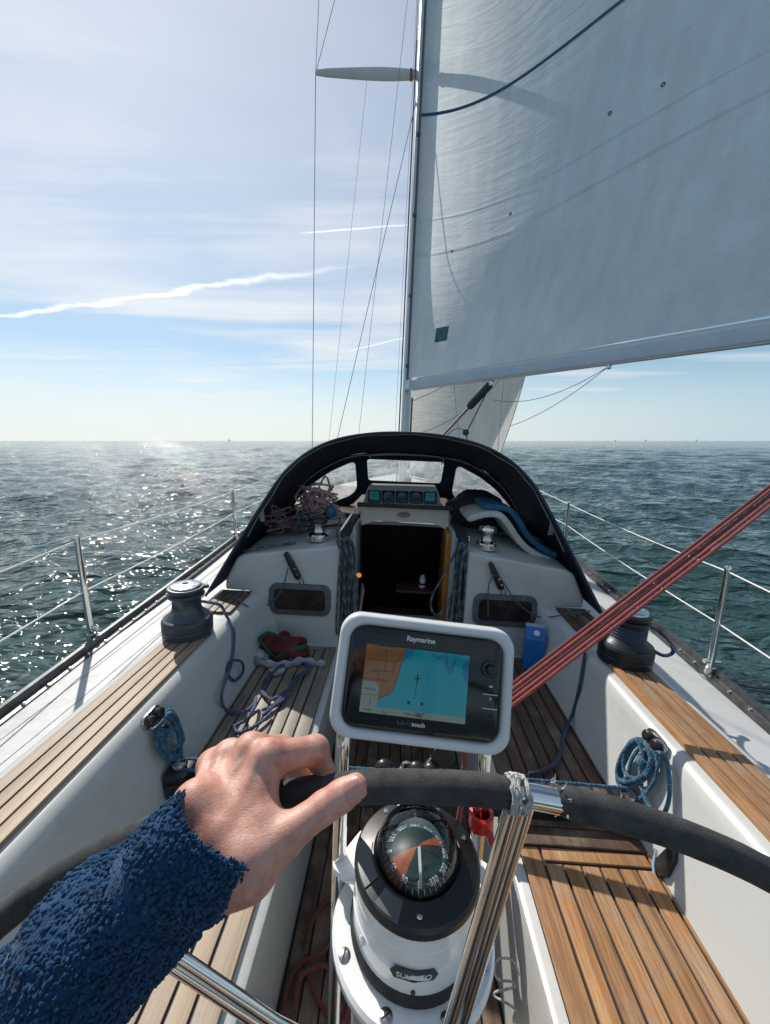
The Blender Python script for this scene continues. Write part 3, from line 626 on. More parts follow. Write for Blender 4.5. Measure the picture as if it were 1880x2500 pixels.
bend_text(tx, lambda a, b, h: cyl(a, b - .001, h + .0026))
if False: tri = MB(); tri.prism([(-.002, .004), (.002, .004), (0, .0085)], .0022, .003, cyl)
if False: tri.build('emblem_mark', bpy.data.materials['silver_print'], pl_)
dh = MB(); dh.lathe([(.0035, 0), (.0035, .0015), (.0001, .0015)], (PC[0] - .004, PC[1] - .1005, .838), 12, frame_from((0, -1, 0))); dh.build('drain_hole', BLACKP, compass)
guard = thing('pedestal_guard', 'polished stainless tube guard standing either side of the compass pedestal', 'guard rail', (.0, .557, 0))
for sgn in (-1, 1):
    mb = MB(); mb.tube([(sgn * .126, .565, .0), (sgn * .1245, .565, .5), (sgn * .1195, .567, 1.06), (sgn * .119, .572, 1.10), (sgn * .118, .584, 1.13)], .0125, 18); mb.build('upright', STEEL, guard)
mb = MB(); mb.tube(cr([(-.118, .584, 1.125), (-.114, .605, 1.165), (-.09, .625, 1.20), (0, .635, 1.21), (.09, .625, 1.20), (.114, .605, 1.165), (.118, .584, 1.125)], 6), .0125, 14); mb.build('top_bow', STEEL, guard)
clamp = thing('red_cable_tie', 'red plastic band clipped round the starboard guard tube below the wheel rim', 'clip', (.121, .557, .965))
REDP = M('red_plastic', (.52, .018, .015), .3, var=.15, vscale=40, coat=.3)
mb = MB(); mb.lathe([(.013, .962), (.0205, .960), (.0215, .966), (.0205, .984), (.0150, .986), (.013, .983)], (.121, .557, 0), 28, cap=False); mb.build('band', REDP, clamp)
mb = MB(); mb.box((.134, .532, .960), (.011, .036, .008), (.35, 0, .45)); mb.build('tail', REDP, clamp, bevel=.002)
rc = MB(); rc.tube(cr([(.085, .60, 1.13), (.088, .575, 1.075), (.090, .570, 1.02), (.089, .575, .96), (.085, .58, .90)], 6), .0045, 10); tag(rc.build('hanging_cord', R_RED, None, base=(.09, .57, .9)), 'thin red cord hanging behind the wheel rim beside the red clip', 'cord')

# ------------------------------------------------------------------ chartplotter in its white pod
PO = V(.0114, .578, 1.2077); pex = V(.2929, .009, -.0036); pex /= np.linalg.norm(pex); pey = V(-.0078, .0686, .1778); pey = pey - pex * (pey @ pex); pey /= np.linalg.norm(pey); pez = np.cross(pex, pey)
ra = rad(-3.7); pex, pey = pex * math.cos(ra) + pey * math.sin(ra), -pex * math.sin(ra) + pey * math.cos(ra)
def pp(a, b, h): return PO + a * pex + b * pey + h * pez
plot = thing('chartplotter', 'chartplotter with lit sea chart in white rounded pod above the compass', 'chartplotter', (.011, .58, 1.11))
PODW = M('pod_white', (.62, .64, .66), .3, var=.06, vscale=6, coat=.15)
hs = MB(); outl = rrect(.298, .199, .034, 10); nO = len(outl)
lv = [(1.0, -.030, 0), (1.0, -.012, 0), (.992, -.003, 0), (.975, .0035, 0), (.945, .0055, 0), (.900, .0035, 0), (.872, -.001, 0), (.862, -.006, 0)]
def scl(pl, s_, d_=0): return [(a * (1 - (1 - s_)), b * (1 - (1 - s_) * 1.45)) for a, b in pl]
vs_ = [pp(a, b, h_) for s_, h_, _ in lv for a, b in scl(outl, s_)]
back = [pp(a * .9, b * .86, -.062) for a, b in outl]; vs_ = back + vs_
hs.add(vs_, [(r_ * nO + i, r_ * nO + (i + 1) % nO, (r_ + 1) * nO + (i + 1) % nO, (r_ + 1) * nO + i) for r_ in range(len(lv)) for i in range(nO)] + [tuple(range(nO - 1, -1, -1))])
hs.build('housing', PODW, plot, angle=50)
fc = MB(); fo = rrect(.2555, .158, .020, 8); nF = len(fo)
fc.add([pp(a * s_, b * s_, h_) for s_, h_ in ((1, -.008), (1.0, .002), (.985, .0045), (.96, .0055)) for a, b in fo], [(r_ * nF + i, r_ * nF + (i + 1) % nF, (r_ + 1) * nF + (i + 1) % nF, (r_ + 1) * nF + i) for r_ in range(3) for i in range(nF)] + [tuple(3 * nF + i for i in range(nF))])
face = fc.build('face', M('gloss_black', (.008, .008, .009), .12, var=.2, vscale=10, rvar=.04), plot, angle=35)
def flat(name, poly, h, mat, parent, th=.0005):
    b = MB(); b.prism(poly, h - th, h, pp); return b.build(name, mat, parent, smooth=False)
SX0, SX1, SY0, SY1 = -.1005, .0715, -.0540, .0555
WATER = emit('chart_water', (.004, .150, .200), .50); LAND = emit('chart_land', (.135, .060, .018), .42); BAR = emit('chart_bar', (.12, .16, .14), .45); DEEP = emit('chart_deep', (.006, .085, .19), .5); INK = M('chart_ink', (.01, .012, .015), .3)
scr = flat('screen', [(SX0, SY0), (SX1, SY0), (SX1, SY1), (SX0, SY1)], .0062, WATER, plot)
flat('land', [(SX0, SY1 - .004), (SX0, -.002), (SX0, -.034), (-.0725, -.0335), (-.066, -.0275), (-.056, -.0235), (-.049, -.016), (-.0455, -.004), (-.0420, .012), (-.0405, .024), (-.0375, .034), (-.0345, SY1 - .004)], .0066, LAND, scr)
flat('shoal', [(-.0405, .026), (-.036, .030), (-.028, .038), (-.022, .046), (-.018, SY1 - .004), (-.034, SY1 - .004), (-.037, .036)], .00665, DEEP, scr)
flat('shoal', [(.031, .047), (.030, .036), (.033, .024), (.040, .018), (.046, .024), (.050, .040), (.047, .048), (.043, .036), (.039, .030), (.036, .036), (.036, .047)], .00665, DEEP, scr)
flat('shoal', [(.0715, .012), (.066, .010), (.062, .020), (.060, .032), (.064, .042), (.0715, .046)], .00665, DEEP, scr)
flat('top_bar', [(SX0, SY1 - .0042), (SX1, SY1 - .0042), (SX1, SY1), (SX0, SY1)], .0067, M('chart_topbar', (.02, .022, .024), .2), scr)
flat('status_bar', [(SX0, SY0 + .0095), (SX0, SY0), (SX1, SY0), (SX1, SY0 + .0095)], .0067, BAR, scr)
flat('data_box', [(SX0, -.026), (-.073, -.026), (-.073, -.0065), (SX0, -.0065)], .0068, BAR, scr); flat('data_box', [(SX0, -.0445), (-.073, -.0445), (-.073, -.0275), (SX0, -.0275)], .0068, BAR, scr)
def line(pts, wd, h=.0071, name='chart_line', mat=INK):
    b = MB()
    for (a0, b0), (a1, b1) in zip(pts[:-1], pts[1:]):
        L = math.hypot(a1 - a0, b1 - b0); nx, ny = -(b1 - b0) / L * wd / 2, (a1 - a0) / L * wd / 2
        b.prism([(a0 + nx, b0 + ny), (a0 - nx, b0 - ny), (a1 - nx, b1 - ny), (a1 + nx, b1 + ny)], h - .0003, h, pp)
    return b.build(name, mat, scr, smooth=False)
line([(SX0, .029), (-.062, .028), (-.048, .029), (-.042, .035)], .0009); line([(-.067, .046), (-.066, .028), (-.066, .012)], .0009); line([(-.089, .010), (-.066, .012), (-.052, .0115), (-.051, .027)], .0008); line([(-.083, .049), (-.080, .051), (-.052, .051)], .0008)
line([(-.076, .016), (-.076, .0), (-.075, -.012)], .0007); line([(SX0, -.002), (-.060, -.003)], .0006); line([(-.072, .040), (-.060, .046), (-.056, .040)], .0006); line([(-.078, .040), (-.078, .048)], .0006); line([(-.074, .042), (-.073, .049)], .0006)
line([(-.0345, SY1 - .004), (-.0405, .024), (-.0455, -.004), (-.049, -.016), (-.056, -.0235), (-.066, -.0275), (-.0725, -.0335)], .0007)
line([(.010, .0475), (.016, .043), (.024, .043), (.030, .0475)], .0009); line([(.012, .046), (.020, .040), (.028, .046)], .0007); line([(.046, .0475), (.060, .042), (.0715, .036)], .0007)
line([(-.0115, .004), (-.0125, -.012), (-.0145, -.024)], .0008); line([(-.016, -.0245), (-.013, -.0235)], .0008)
line([(-.0165, .006), (-.0065, .0065)], .0018, .0073); line([(-.0115, .013), (-.0115, -.001)], .0022, .0074); line([(-.0095, .013), (-.0060, .024)], .0007, mat=M('chart_yellow', (.32, .30, .08), .4))
for a in (-.022, -.0005):
    b = MB(); b.lathe([(.0001, 0), (.0026, 0), (.0026, .0004), (.0001, .0004)], pp(a, -.0315, .0068), 12, np.stack([pex, pey, pez], 1)); b.build('buoy_mark', INK, scr)
line([(-.097, -.018), (-.077, -.0185)], .0008); line([(-.094, -.019), (-.094, -.015)], .0008); line([(-.085, -.031), (-.085, -.042)], .0008)
PRINT = M('silver_lettering', (.62, .64, .66), .4, var=.05)
text('lettering', 'Raymarine', .0112, pp(-.0115, .0672, .0060), pex, pey, PRINT, face, bold=.0003)
text('lettering', 'hybrid', .0092, pp(-.0145, -.0637, .0060), pex, pey, M('dim_lettering', (.09, .095, .10), .4), face, align='RIGHT'); text('lettering', 'touch', .0092, pp(-.0138, -.0637, .0060), pex, pey, PRINT, face, align='LEFT', bold=.0002)
text('lettering', '186°', .0098, pp(-.004, -.0492, .0072), pex, pey, INK, scr, bold=.0002); text('lettering', 'Heading', .0042, pp(-.021, -.0488, .0072), pex, pey, INK, scr); text('lettering', 'Rudder', .0042, pp(-.087, -.0492, .0072), pex, pey, INK, scr); text('lettering', 'Auto', .0042, pp(-.060, -.0505, .0072), pex, pey, INK, scr)
kn = MB(); A_ = np.stack([pex, pey, pez], 1); kn.lathe([(.0135, .005), (.0135, .009), (.0125, .0105), (.0085, .0105), (.0075, .0085), (.0068, .0085), (.0066, .018), (.0058, .019), (.0001, .019)], pp(.1055, .035, 0), 32, A_); kn.build('rotary_knob', BLACKP, plot, angle=25)
b = MB(); b.prism([(.0975, -.0045), (.1215, -.0045), (.1215, -.0057), (.0975, -.0057)], .0058, .0063, pp); b.build('button_line', PRINT, face); b = MB(); b.prism([(.0975, -.0262), (.1215, -.0262), (.1215, -.0274), (.0975, -.0274)], .0058, .0063, pp); b.build('button_line', PRINT, face)
DIM = bpy.data.materials['dim_lettering']
text('lettering', 'Menu', .0045, pp(.1055, .055, .006), pex, pey, DIM, face); text('lettering', 'WPT', .0050, pp(.109, -.0205, .006), pex, pey, DIM, face); text('lettering', 'P', .0075, pp(.110, -.0125, .006), pex, pey, PRINT, face); text('lettering', 'Back', .0042, pp(.109, .0015, .006), pex, pey, DIM, face); text('lettering', 'Power', .0042, pp(.110, -.042, .006), pex, pey, DIM, face)
b = MB(); b.prism([(.106, .0075), (.1095, .0100), (.1095, .0085), (.1125, .0085), (.1125, .0065), (.1095, .0065), (.1095, .005)], .0058, .0063, pp); b.build('back_arrow', PRINT, face)
b = MB(); b.tube([pp(.1065 + .0026 * math.cos(q), -.0355 + .0026 * math.sin(q), .0060) for q in np.linspace(2.0, 7.4, 16)], .0004, 5); b.tube([pp(.1065, -.0355, .006), pp(.1065, -.0325, .006)], .0004, 5); b.build('power_mark', DIM, face)
# ------------------------------------------------------------------ spars and sails
mast = thing('mast', 'tall white mast standing ahead of the sprayhood', 'mast', (0, 4.8, .95))
mb = MB(); sec = [(.052 * math.cos(q), .085 * math.sin(q) * (1 if math.sin(q) > 0 else .92)) for q in np.linspace(0, 2 * math.pi, 28, endpoint=False)]
mb.prism(sec, .95, 13.6, lambda a, b, h: (a, 4.80 + b - .004 * (h - 1), h)); mb.build('tube', ALU, mast, angle=40)
mb = MB(); mb.prism([(-.012, 0), (.012, 0), (.012, .022), (-.012, .022)], 2.2, 13.4, lambda a, b, h: (a, 4.715 - .004 * (h - 1) - b, h)); mb.build('sail_track', M('track_dark', (.10, .11, .12), .5), mast)
for sgn in (-1, 1):
    mb = MB(); pts = [(sgn * (.05 + 1.05 * t), 4.78 - .06 * t, 5.345 - .035 * t) for t in np.linspace(0, 1, 10)]; mb.tube(pts, [.045, .055, .06, .062, .060, .057, .052, .046, .040, .026], 12, flat=(.38, 1)); sp = mb.build('spreader', ALUB, mast)
    mb = MB(); mb.tube([(sgn * .10, 4.777, 5.343), (sgn * .125, 4.776, 5.342)], .0575, 12, flat=(.42, 1.02)); mb.build('spreader_band', M('red_tape', (.30, .08, .06), .6), sp)
mb = MB(); mb.box((.0, 4.69, 2.23), (.05, .07, .13)); mb.build('gooseneck', STEELB, mast, bevel=.008)
for k, (a, b, y_, r_, mt) in enumerate(((-.068, 5.6, 4.74, .0045, 'd'), (-.075, 8.0, 4.80, .004, 'd'), (.066, 2.1, 4.70, .011, 'g'))):
    mb = MB(); mb.tube([(a, y_, 1.0), (a, y_ - .01, b)], r_, 8); mb.build('halyard' if k < 2 else 'conduit', R_BLACK if mt == 'd' else FRAMEG, mast)
for z_ in (2.45, 3.2, 4.0, 4.75):
    MB().box((-.004, 4.70 - .004 * (z_ - 1), z_), (.05, .028, .035)).build('sail_slide', FRAMEG, mast, bevel=.006)
BG = V(.05, 4.68, 2.235); BD = V(.6342, -.7731, .0100); BD /= np.linalg.norm(BD); BN = V(.7731, .6342, 0); BU = np.cross(BN, BD) * -1
if BU[2] < 0: BU = -BU
boom = thing('boom', 'long pale boom swung out to starboard under the mainsail', 'boom', tuple(BG))
bs = rrect(.056, .108, .016, 4)
bp = lambda a, b, h: BG + BD * h + BN * a + BU * b
mb = MB(); mb.prism(bs, .03, 4.25, bp); mb.build('tube', M('boom_paint', (.50, .58, .66), .5, var=.08, vscale=3), boom, angle=50)
mb = MB(); mb.prism([(-.018, -.062), (.018, -.062), (.022, -.048), (-.022, -.048)], .03, 4.25, bp); mb.build('keel_strip', ALUB, boom, bevel=.004)
mb = MB(); mb.prism([(-.008, .055), (.008, .055), (.008, .075), (-.008, .075)], .10, 4.2, bp); mb.build('foot_track', ALUB, boom)
mb = MB(); mb.prism([(a * 1.03, b * 1.03) for a, b in bs], 4.22, 4.28, bp); mb.build('end_cap', BLACKP, boom, angle=50)
# sail cloth
def sailcloth(name, col, weave, trans):
    m, nt, out = new_mat(name)
    uv = nn(nt, 'ShaderNodeTexCoord'); v = uv.outputs['Object']
    n1 = noise(nt, v, 1.3, 5, .6, .4); n2 = noise(nt, v, 9, 5, .6)
    mpp = nn(nt, 'ShaderNodeMapping'); mpp.inputs['Scale'].default_value = (30, 30, 260); lk(nt, v, mpp.inputs[0]); n3 = noise(nt, mpp.outputs[0], 1.0, 3, .7)
    mpq = nn(nt, 'ShaderNodeMapping'); mpq.inputs['Scale'].default_value = (4, 4, .5); lk(nt, v, mpq.inputs[0]); n4 = noise(nt, mpq.outputs[0], 2.0, 5, .6)
    c_ = mixc(nt, 1.0, ramp(nt, n1, [(.3, tuple(c * .88 for c in col)), (.7, col)]), ramp(nt, n4, [(.3, (.90, .90, .90)), (.7, (1.04, 1.04, 1.04))]), 'MULTIPLY')
    c_ = mixc(nt, .6, c_, ramp(nt, n3, [(.3, (.86, .86, .86)), (.7, (1.06, 1.06, 1.06))]), 'MULTIPLY')
    mpr = nn(nt, 'ShaderNodeMapping'); mpr.inputs['Scale'].default_value = (1.2, 1.2, 7); mpr.inputs['Rotation'].default_value = (.3, .35, 0); lk(nt, v, mpr.inputs[0]); n5 = noise(nt, mpr.outputs[0], 1.6, 5, .55, .8)
    bb = bump(nt, n5, .22, .07, bump(nt, math_n(nt, 'ADD', math_n(nt, 'MULTIPLY', n3, .4), n2), .35, .009))
    df = nn(nt, 'ShaderNodeBsdfDiffuse'); tl = nn(nt, 'ShaderNodeBsdfTranslucent'); mx = nn(nt, 'ShaderNodeMixShader'); mx.inputs[0].default_value = trans
    gl = nn(nt, 'ShaderNodeBsdfGlossy'); gl.inputs['Roughness'].default_value = .45; mx2 = nn(nt, 'ShaderNodeMixShader'); mx2.inputs[0].default_value = .04
    for d_ in (df, tl): lk(nt, c_, d_.inputs[0]); lk(nt, bb, d_.inputs['Normal'])
    lk(nt, df.outputs[0], mx.inputs[1]); lk(nt, tl.outputs[0], mx.inputs[2]); lk(nt, mx.outputs[0], mx2.inputs[1]); lk(nt, gl.outputs[0], mx2.inputs[2]); lk(nt, mx2.outputs[0], out.inputs[0]); return m
CLOTH = sailcloth('mainsail_cloth', (.80, .87, .92), 1, .60); CLOTHJ = sailcloth('genoa_cloth', (.74, .72, .67), 1, .55)
MAIN_H = 10.8
def main_pt(s_, t, off=0.0):
    c = 3.98 * (1 - t) ** .9 + .12; ph = rad(39.4 + 38 * t ** .85); d_ = V(math.sin(ph), -math.cos(ph), 0); n_ = V(math.cos(ph), math.sin(ph), 0)
    z = 2.318 + MAIN_H * t + BD[2] * s_ * c * (1 - t); cam_ = .72 * c * s_ * (1 - s_) ** 3 * min(1, .22 + t * 7)
    wr = .006 * math.sin(30 * s_ + 9 * t) * math.exp(-t * 25)
    return V(.0, 4.70 - .004 * (z - 1), z) + d_ * (.02 + s_ * c) + n_ * (cam_ + wr - off)
main = thing('mainsail', 'large translucent white mainsail let out to starboard above the boom', 'sail', tuple(BG + V(0, 0, .07)))
mb = MB(); mb.grid(lambda a, b: main_pt(a, b ** 1.6), 60, 90); cl_ = mb.build('cloth', CLOTH, main)
def seam(t, w_, mat, name, s0=0.0, s1=1.0, off=.004, slope=0.0):
    b = MB(); b.grid(lambda a, q: main_pt(s0 + (s1 - s0) * a, t + slope * a + (q - .5) * w_ / MAIN_H, off), 60, 1); return b.build(name, mat, main)
STRIPE = M('stripe_blue', (.012, .075, .15), .6, var=.2, vscale=12)
seam(.2400, .030, STRIPE, 'draft_stripe', .0, .9, .005)
SEAMM = sailcloth('seam_cloth', (.85, .88, .90), 1, .85)
for t, w_, sl_ in ((.118, .03, .012), (.150, .02, .0), (.33, .025, 0), (.46, .025, 0)): seam(t, w_, SEAMM, 'seam', .0, 1, -.004, sl_)
for (s_, t) in ((.10, .118), (.27, .134), (.52, .168), (.62, .165)):
    p_ = main_pt(s_, t, .006); n_ = main_pt(s_, t, 1.0) - main_pt(s_, t, 0); A_ = frame_from(n_); e = MB(); e.lathe([(.007, 0), (.015, .001), (.013, .006), (.007, .005)], p_, 14, A_, cap=False); e.build('reef_eyelet', FRAMEG, main)
p_ = [main_pt(s_, t, .006) for s_, t in ((.078, .032), (.118, .032), (.118, .046), (.078, .046))]
tg = MB(); tg.add(p_, [(0, 1, 2, 3)]); tg.build('maker_label', M('label_green', (.03, .13, .14), .6), main)
c_ = main_pt(.098, .039, .009); ux = p_[1] - p_[0]; ux /= np.linalg.norm(ux); rg = MB(); rg.tube([c_ + ux * .035 * math.cos(q) + V(0, 0, 1) * .04 * math.sin(q) for q in np.linspace(0, 6.283, 20, endpoint=False)], .003, 5, closed=True); rg.build('label_print', M('label_pale', (.10, .26, .27), .6), main)
# genoa
TACK, HEAD, CLEW = V(.02, 9.15, 1.0), V(.0, 5.15, 12.6), V(1.36, 5.75, 1.30)
def gen_pt(s_, t):
    a = TACK + (HEAD - TACK) * t; c0 = CLEW; c1 = V(2.25, 5.45, 4.3); c2 = V(1.5, 5.1, 9.0)
    b = (1 - t) ** 3 * c0 + 3 * (1 - t) ** 2 * t * c1 + 3 * (1 - t) * t * t * c2 + t ** 3 * HEAD
    p_ = a + (b - a) * s_; ch = np.linalg.norm(b - a); n_ = np.cross(b - a, V(0, 0, 1)); n_ /= max(1e-6, np.linalg.norm(n_)); n_ = n_ if n_[0] > 0 else -n_
    return p_ + n_ * (.13 * ch * 4 * s_ * (1 - s_) * (1.3 - .6 * s_)) - V(0, 0, .30) * (4 * s_ * (1 - s_)) * max(0, 1 - t * 8)
gen = thing('genoa', 'pale headsail set ahead of the mast, seen under the boom', 'sail', tuple(TACK))
mb = MB(); mb.grid(lambda a, b: gen_pt(a, b), 36, 60); mb.build('cloth', CLOTHJ, gen)
lt = MB(); lt.tube([gen_pt(1, t) for t in np.linspace(0, 1, 40)], .006, 6); lt.build('leech_tape', M('leech_grey', (.30, .33, .36), .6), gen)
for t in (.06, .12, .19, .27):
    q = MB(); q.grid(lambda a, b, t=t: gen_pt(a, t + .10 * a + (b - .5) * .0016) + V(-.004, -.005, 0), 30, 1); q.build('seam', M('seam_dark%d' % int(t * 100), (.40, .39, .37), .7), gen)
cp = MB(); cp.add([gen_pt(1, 0) + V(0, -.008, 0), gen_pt(1, .036) + V(0.005, -.008, 0), gen_pt(.93, .012) + V(0, -.008, 0)], [(0, 1, 2)]); cp.build('clew_patch', M('clew_white', (.8, .78, .75), .7), gen)
# standing rigging, each wire its own thing
def wire(name, label, pts, r, mat=WIRE, cat='rigging wire', group=None, n=6):
    mb = MB(); mb.tube(pts, r, n); return tag(mb.build(name, mat, None, base=tuple(np.array(pts[0]))), label, cat, group)
wire('cap_shroud', 'outermost shroud running from the spreader tip straight down to the deck', [(-1.085, 4.56, .66), (-1.10, 4.72, 5.31)], .0042)
wire('upper_shroud', 'wire rising steeply from the spreader tip to the top of the photo', [(-1.10, 4.72, 5.31), (-.93, 4.76, 9.2)], .0034)
wire('diagonal_shroud', 'wire slanting inward above the spreader tip towards the mast', [(-1.095, 4.72, 5.32), (-.04, 4.80, 8.9)], .0034)
wire('lower_shroud', 'shroud slanting from the mast under the spreader down to the deck', [(-.985, 4.52, .66), (-.03, 4.76, 5.18)], .0038)
wire('aft_lower_shroud', 'thin wire left of the mast crossing behind the spreader', [(-.60, 4.62, 1.0), (-.10, 4.76, 6.9)], .0026)
wire('flag_halyard', 'thin pale line hanging from the middle of the spreader', [(-.98, 4.60, .66), (-.566, 4.75, 5.29)], .0022, WIREW)
wire('check_line', 'faint line right beside the mast on its left side', [(-.12, 4.72, 1.0), (-.07, 4.78, 8.5)], .002)
for nm, lb, a, b in (('cap_shroud', 'starboard cap shroud behind the mainsail', (1.085, 4.56, .66), (1.10, 4.72, 5.31)), ('lower_shroud', 'starboard lower shroud behind the mainsail, seen under the boom', (.80, 4.52, .66), (.03, 4.76, 5.18))): wire(nm, lb, [a, b], .004)
# vang: rod kicker with its tackle
vang = thing('boom_vang', 'rod vang with dark padded top end propping the boom', 'vang', (.06, 4.62, 1.2))
v0, v1 = V(.06, 4.62, 1.22), BG + BD * 1.14 - BU * .09; vd = (v1 - v0) / np.linalg.norm(v1 - v0); vl = np.linalg.norm(v1 - v0)
mb = MB(); mb.tube([v0, v0 + vd * (vl * .80)], .017, 14); mb.build('rod', STEELB, vang)
mb = MB(); mb.tube([v0, v0 + vd * (vl * .45)], .024, 14); mb.build('outer_tube', ALU, vang)
mb = MB(); mb.tube([v0 + vd * vl * .78, v0 + vd * vl * .80, v0 + vd * vl * .99], [.030, .038, .036], 12); mb.build('padded_sleeve', M('sleeve_green', (.035, .055, .06), .85, bmp=.4, bscale=200), vang)
mb = MB(); mb.box(v1, (.05, .05, .05)); mb.build('boom_bracket', STEELB, vang, bevel=.008)
bl = v0 + vd * vl * .70 + V(.05, -.03, -.17)
mb = MB(); mb.lathe([(.001, -.012), (.028, -.012), (.034, 0), (.028, .012), (.001, .012)], bl, 18, frame_from((0, 1, 0))); mb.build('block', BLACKP, vang)
for nm, lb, pts, r_ in (('vang_line', 'thin line running from the vang top down through its block', [v1, bl + V(.02, 0, .03), bl, bl + V(.02, 0, -.10), bl + V(-.05, .02, -.22), bl + V(-.18, .05, -.36), bl + V(-.45, .1, -.62)], .006), ('vang_tail', 'thin line curving from the vang block down left to the mast', [bl + V(-.02, 0, .03), bl + V(-.12, .05, .02), bl + V(-.30, .12, -.18), bl + V(-.6, .2, -.60)], .004)):
    mb = MB(); mb.tube(cr(pts, 6), r_, 7); tag(mb.build(nm, R_GREEN, None, base=tuple(pts[0])), lb, 'rope')
lp0 = BG + BD * 2.18 - BU * .07
for nm, lb, e, sag in (('reef_line', 'upper of two loose thin lines hanging under the boom', lp0 + V(-.62, .85, -.17), .10), ('lazy_line', 'lower of two loose thin lines hanging under the boom', lp0 + V(-.50, .60, -.42), .05)):
    mb = MB(); mb.tube([lp0 + (e - lp0) * t - V(0, 0, sag * 4 * t * (1 - t)) for t in np.linspace(0, 1, 16)], .0025, 5); tag(mb.build(nm, R_GREEN, None, base=tuple(lp0)), lb, 'rope')
mb = MB(); mb.box(lp0, (.03, .03, .04)); mb.build('lead_block', STEELB, boom, bevel=.006)
wire('genoa_sheet', 'blue sheet leading aft from the clew of the headsail', [tuple(CLEW), (1.30, 5.0, 1.1), (1.32, 3.6, .72)], .006, R_NAVL, 'rope')
# mainsheet: strands of red rope from the traveller to the boom
ms_a, ms_b = V(.05, 1.04, .59), BG + BD * 3.7 - BU * .07
for k, (o1, o2, mt, lab) in enumerate((((-.004, .050, .018), (-.02, .02, .03), R_REDD, 'uppermost dark red strand of the mainsheet tackle'), ((.0, .026, .014), (-.01, .012, .02), R_RED, 'second strand from the top of the red mainsheet tackle'), ((.004, .008, .004), (.0, .004, .0), R_REDD, 'middle strand of the red mainsheet tackle, shade put into its colour'), ((.012, -.012, .002), (.02, -.01, .0), R_RED, 'bright fourth strand of the red mainsheet tackle'), ((.016, -.03, -.008), (.03, -.03, -.01), R_RED, 'lowest strand of the red mainsheet tackle'))):
    a = ms_a + V(*o1) * .62; b = ms_b + V(*o2) * .62; a = a + (b - a) * .05; mb = MB(); mb.tube([a + (b - a) * t - V(0, 0, .010 * 4 * t * (1 - t) * (1 + .2 * k)) for t in np.linspace(0, 1, 24)], .0060, 10)
    tag(mb.build('mainsheet', mt, None, base=tuple(a)), lab, 'rope', 'strands of the red mainsheet')

mbk = thing('mainsheet_block', 'black block joining the red mainsheet to the traveller car', 'block', tuple(ms_a)); bx = (ms_b - ms_a) / np.linalg.norm(ms_b - ms_a); bc_ = ms_a + bx * .10
for o_ in (-.03, -.01, .01, .03):
    mb = MB(); mb.lathe([(.001, -.003), (.036, -.003), (.038, 0), (.036, .003), (.001, .003)], bc_ + V(0, 1, 0) * o_, 22, frame_from((0, 1, 0))); mb.build('cheek', BLACKP, mbk)
for o_ in (-.02, 0, .02):
    mb = MB(); mb.lathe([(.001, -.007), (.030, -.007), (.026, 0), (.030, .007), (.001, .007)], bc_ + V(0, 1, 0) * o_, 22, frame_from((0, 1, 0))); mb.build('sheave', STEELB, mbk)
mb = MB(); mb.tube([ms_a - V(0, 0, .02), ms_a + bx * .07], .007, 8); mb.build('swivel', STEEL, mbk)
# ------------------------------------------------------------------ far boats on the horizon
FARW = M('far_sail', (.55, .58, .60), .8); FARH = M('far_hull', (.16, .19, .22), .7)
def far_boat(u, v_dist, L, sail, label):
    k = 1880 / 1663; x = (u * k - 940) / 940; y = v_dist; X = x * y * math.cos(PITCH) * 1.017
    o = bpy.data.objects.new('distant_boat', None); COL.objects.link(o); o.location = (X, y, 0); tag(o, label, 'boat', 'boats on the horizon'); o['_base'] = [0.0, 0.0, 0.0]
    h_ = MB(); h_.prism([(-L / 2, 1.2), (-L * .42, 0), (L * .36, 0), (L / 2, 1.6), (L * .1, 1.1)], -1.2, 1.2, lambda a, b, h: (a, h, b)); h_.build('hull', FARH, o, smooth=False)
    s_ = MB(); 
    if sail: s_.prism([(-L * .35, 2.2), (L * .05, 2.0), (L * .05, L * 1.2)], -.03, .03, lambda a, b, h: (a, h, b)); s_.prism([(L * .08, 2.0), (L * .45, 1.8), (L * .07, L * 1.05)], -.03, .03, lambda a, b, h: (a, h + .1, b)); s_.build('sail', FARW, o, smooth=False)
    else: s_.prism([(-L * .25, 1.1), (L * .12, 1.1), (L * .08, 6), (-.1 * L, 6.5), (-.22 * L, 5)], -1, 1, lambda a, b, h: (a, h, b)); s_.build('wheelhouse', FARW, o, smooth=False)
    m_ = MB(); m_.tube([(L * .05, 0, 1), (L * .05, 0, L * 1.25)], .12, 5); m_.build('mast', FARH, o)
far_boat(500, 2200, 11, True, 'tiny sailing boat on the horizon left of the shrouds'); far_boat(1321, 2400, 16, False, 'tiny dark ship on the horizon right of the headsail'); far_boat(1385, 3200, 14, True, 'faint speck of a boat, middle one on the right horizon'); far_boat(1493, 3000, 12, True, 'faint speck of a sailing boat farthest along the right horizon')
# ------------------------------------------------------------------ sprayhood
hood = thing('sprayhood', 'navy canvas sprayhood with three clear windows over the companionway', 'sprayhood', (0, 2.4, .78))
def mirror(pts): return pts + [(-x, y, z) for x, y, z in pts[::-1][1:]]
AFT = mirror([(-1.045, 1.90, .745), (-.975, 1.945, .88), (-.86, 2.02, 1.10), (-.735, 2.10, 1.325), (-.66, 2.14, 1.43), (-.55, 2.18, 1.525), (-.40, 2.21, 1.595), (-.20, 2.235, 1.635), (0, 2.245, 1.645)])
def yf(x, z): return 2.90 + .42 * (1.5 - z) - .22 * x * x
def P3(x, z): return (x, yf(x, z), z)
FRT = mirror([P3(-.97, .81), P3(-.94, .92), P3(-.885, 1.065), P3(-.80, 1.205), P3(-.715, 1.305), P3(-.585, 1.398), P3(-.42, 1.475), P3(-.20, 1.508), P3(0, 1.515)])
a_ = cr(AFT, 6); f_ = cr(FRT, 6); nA = len(a_)
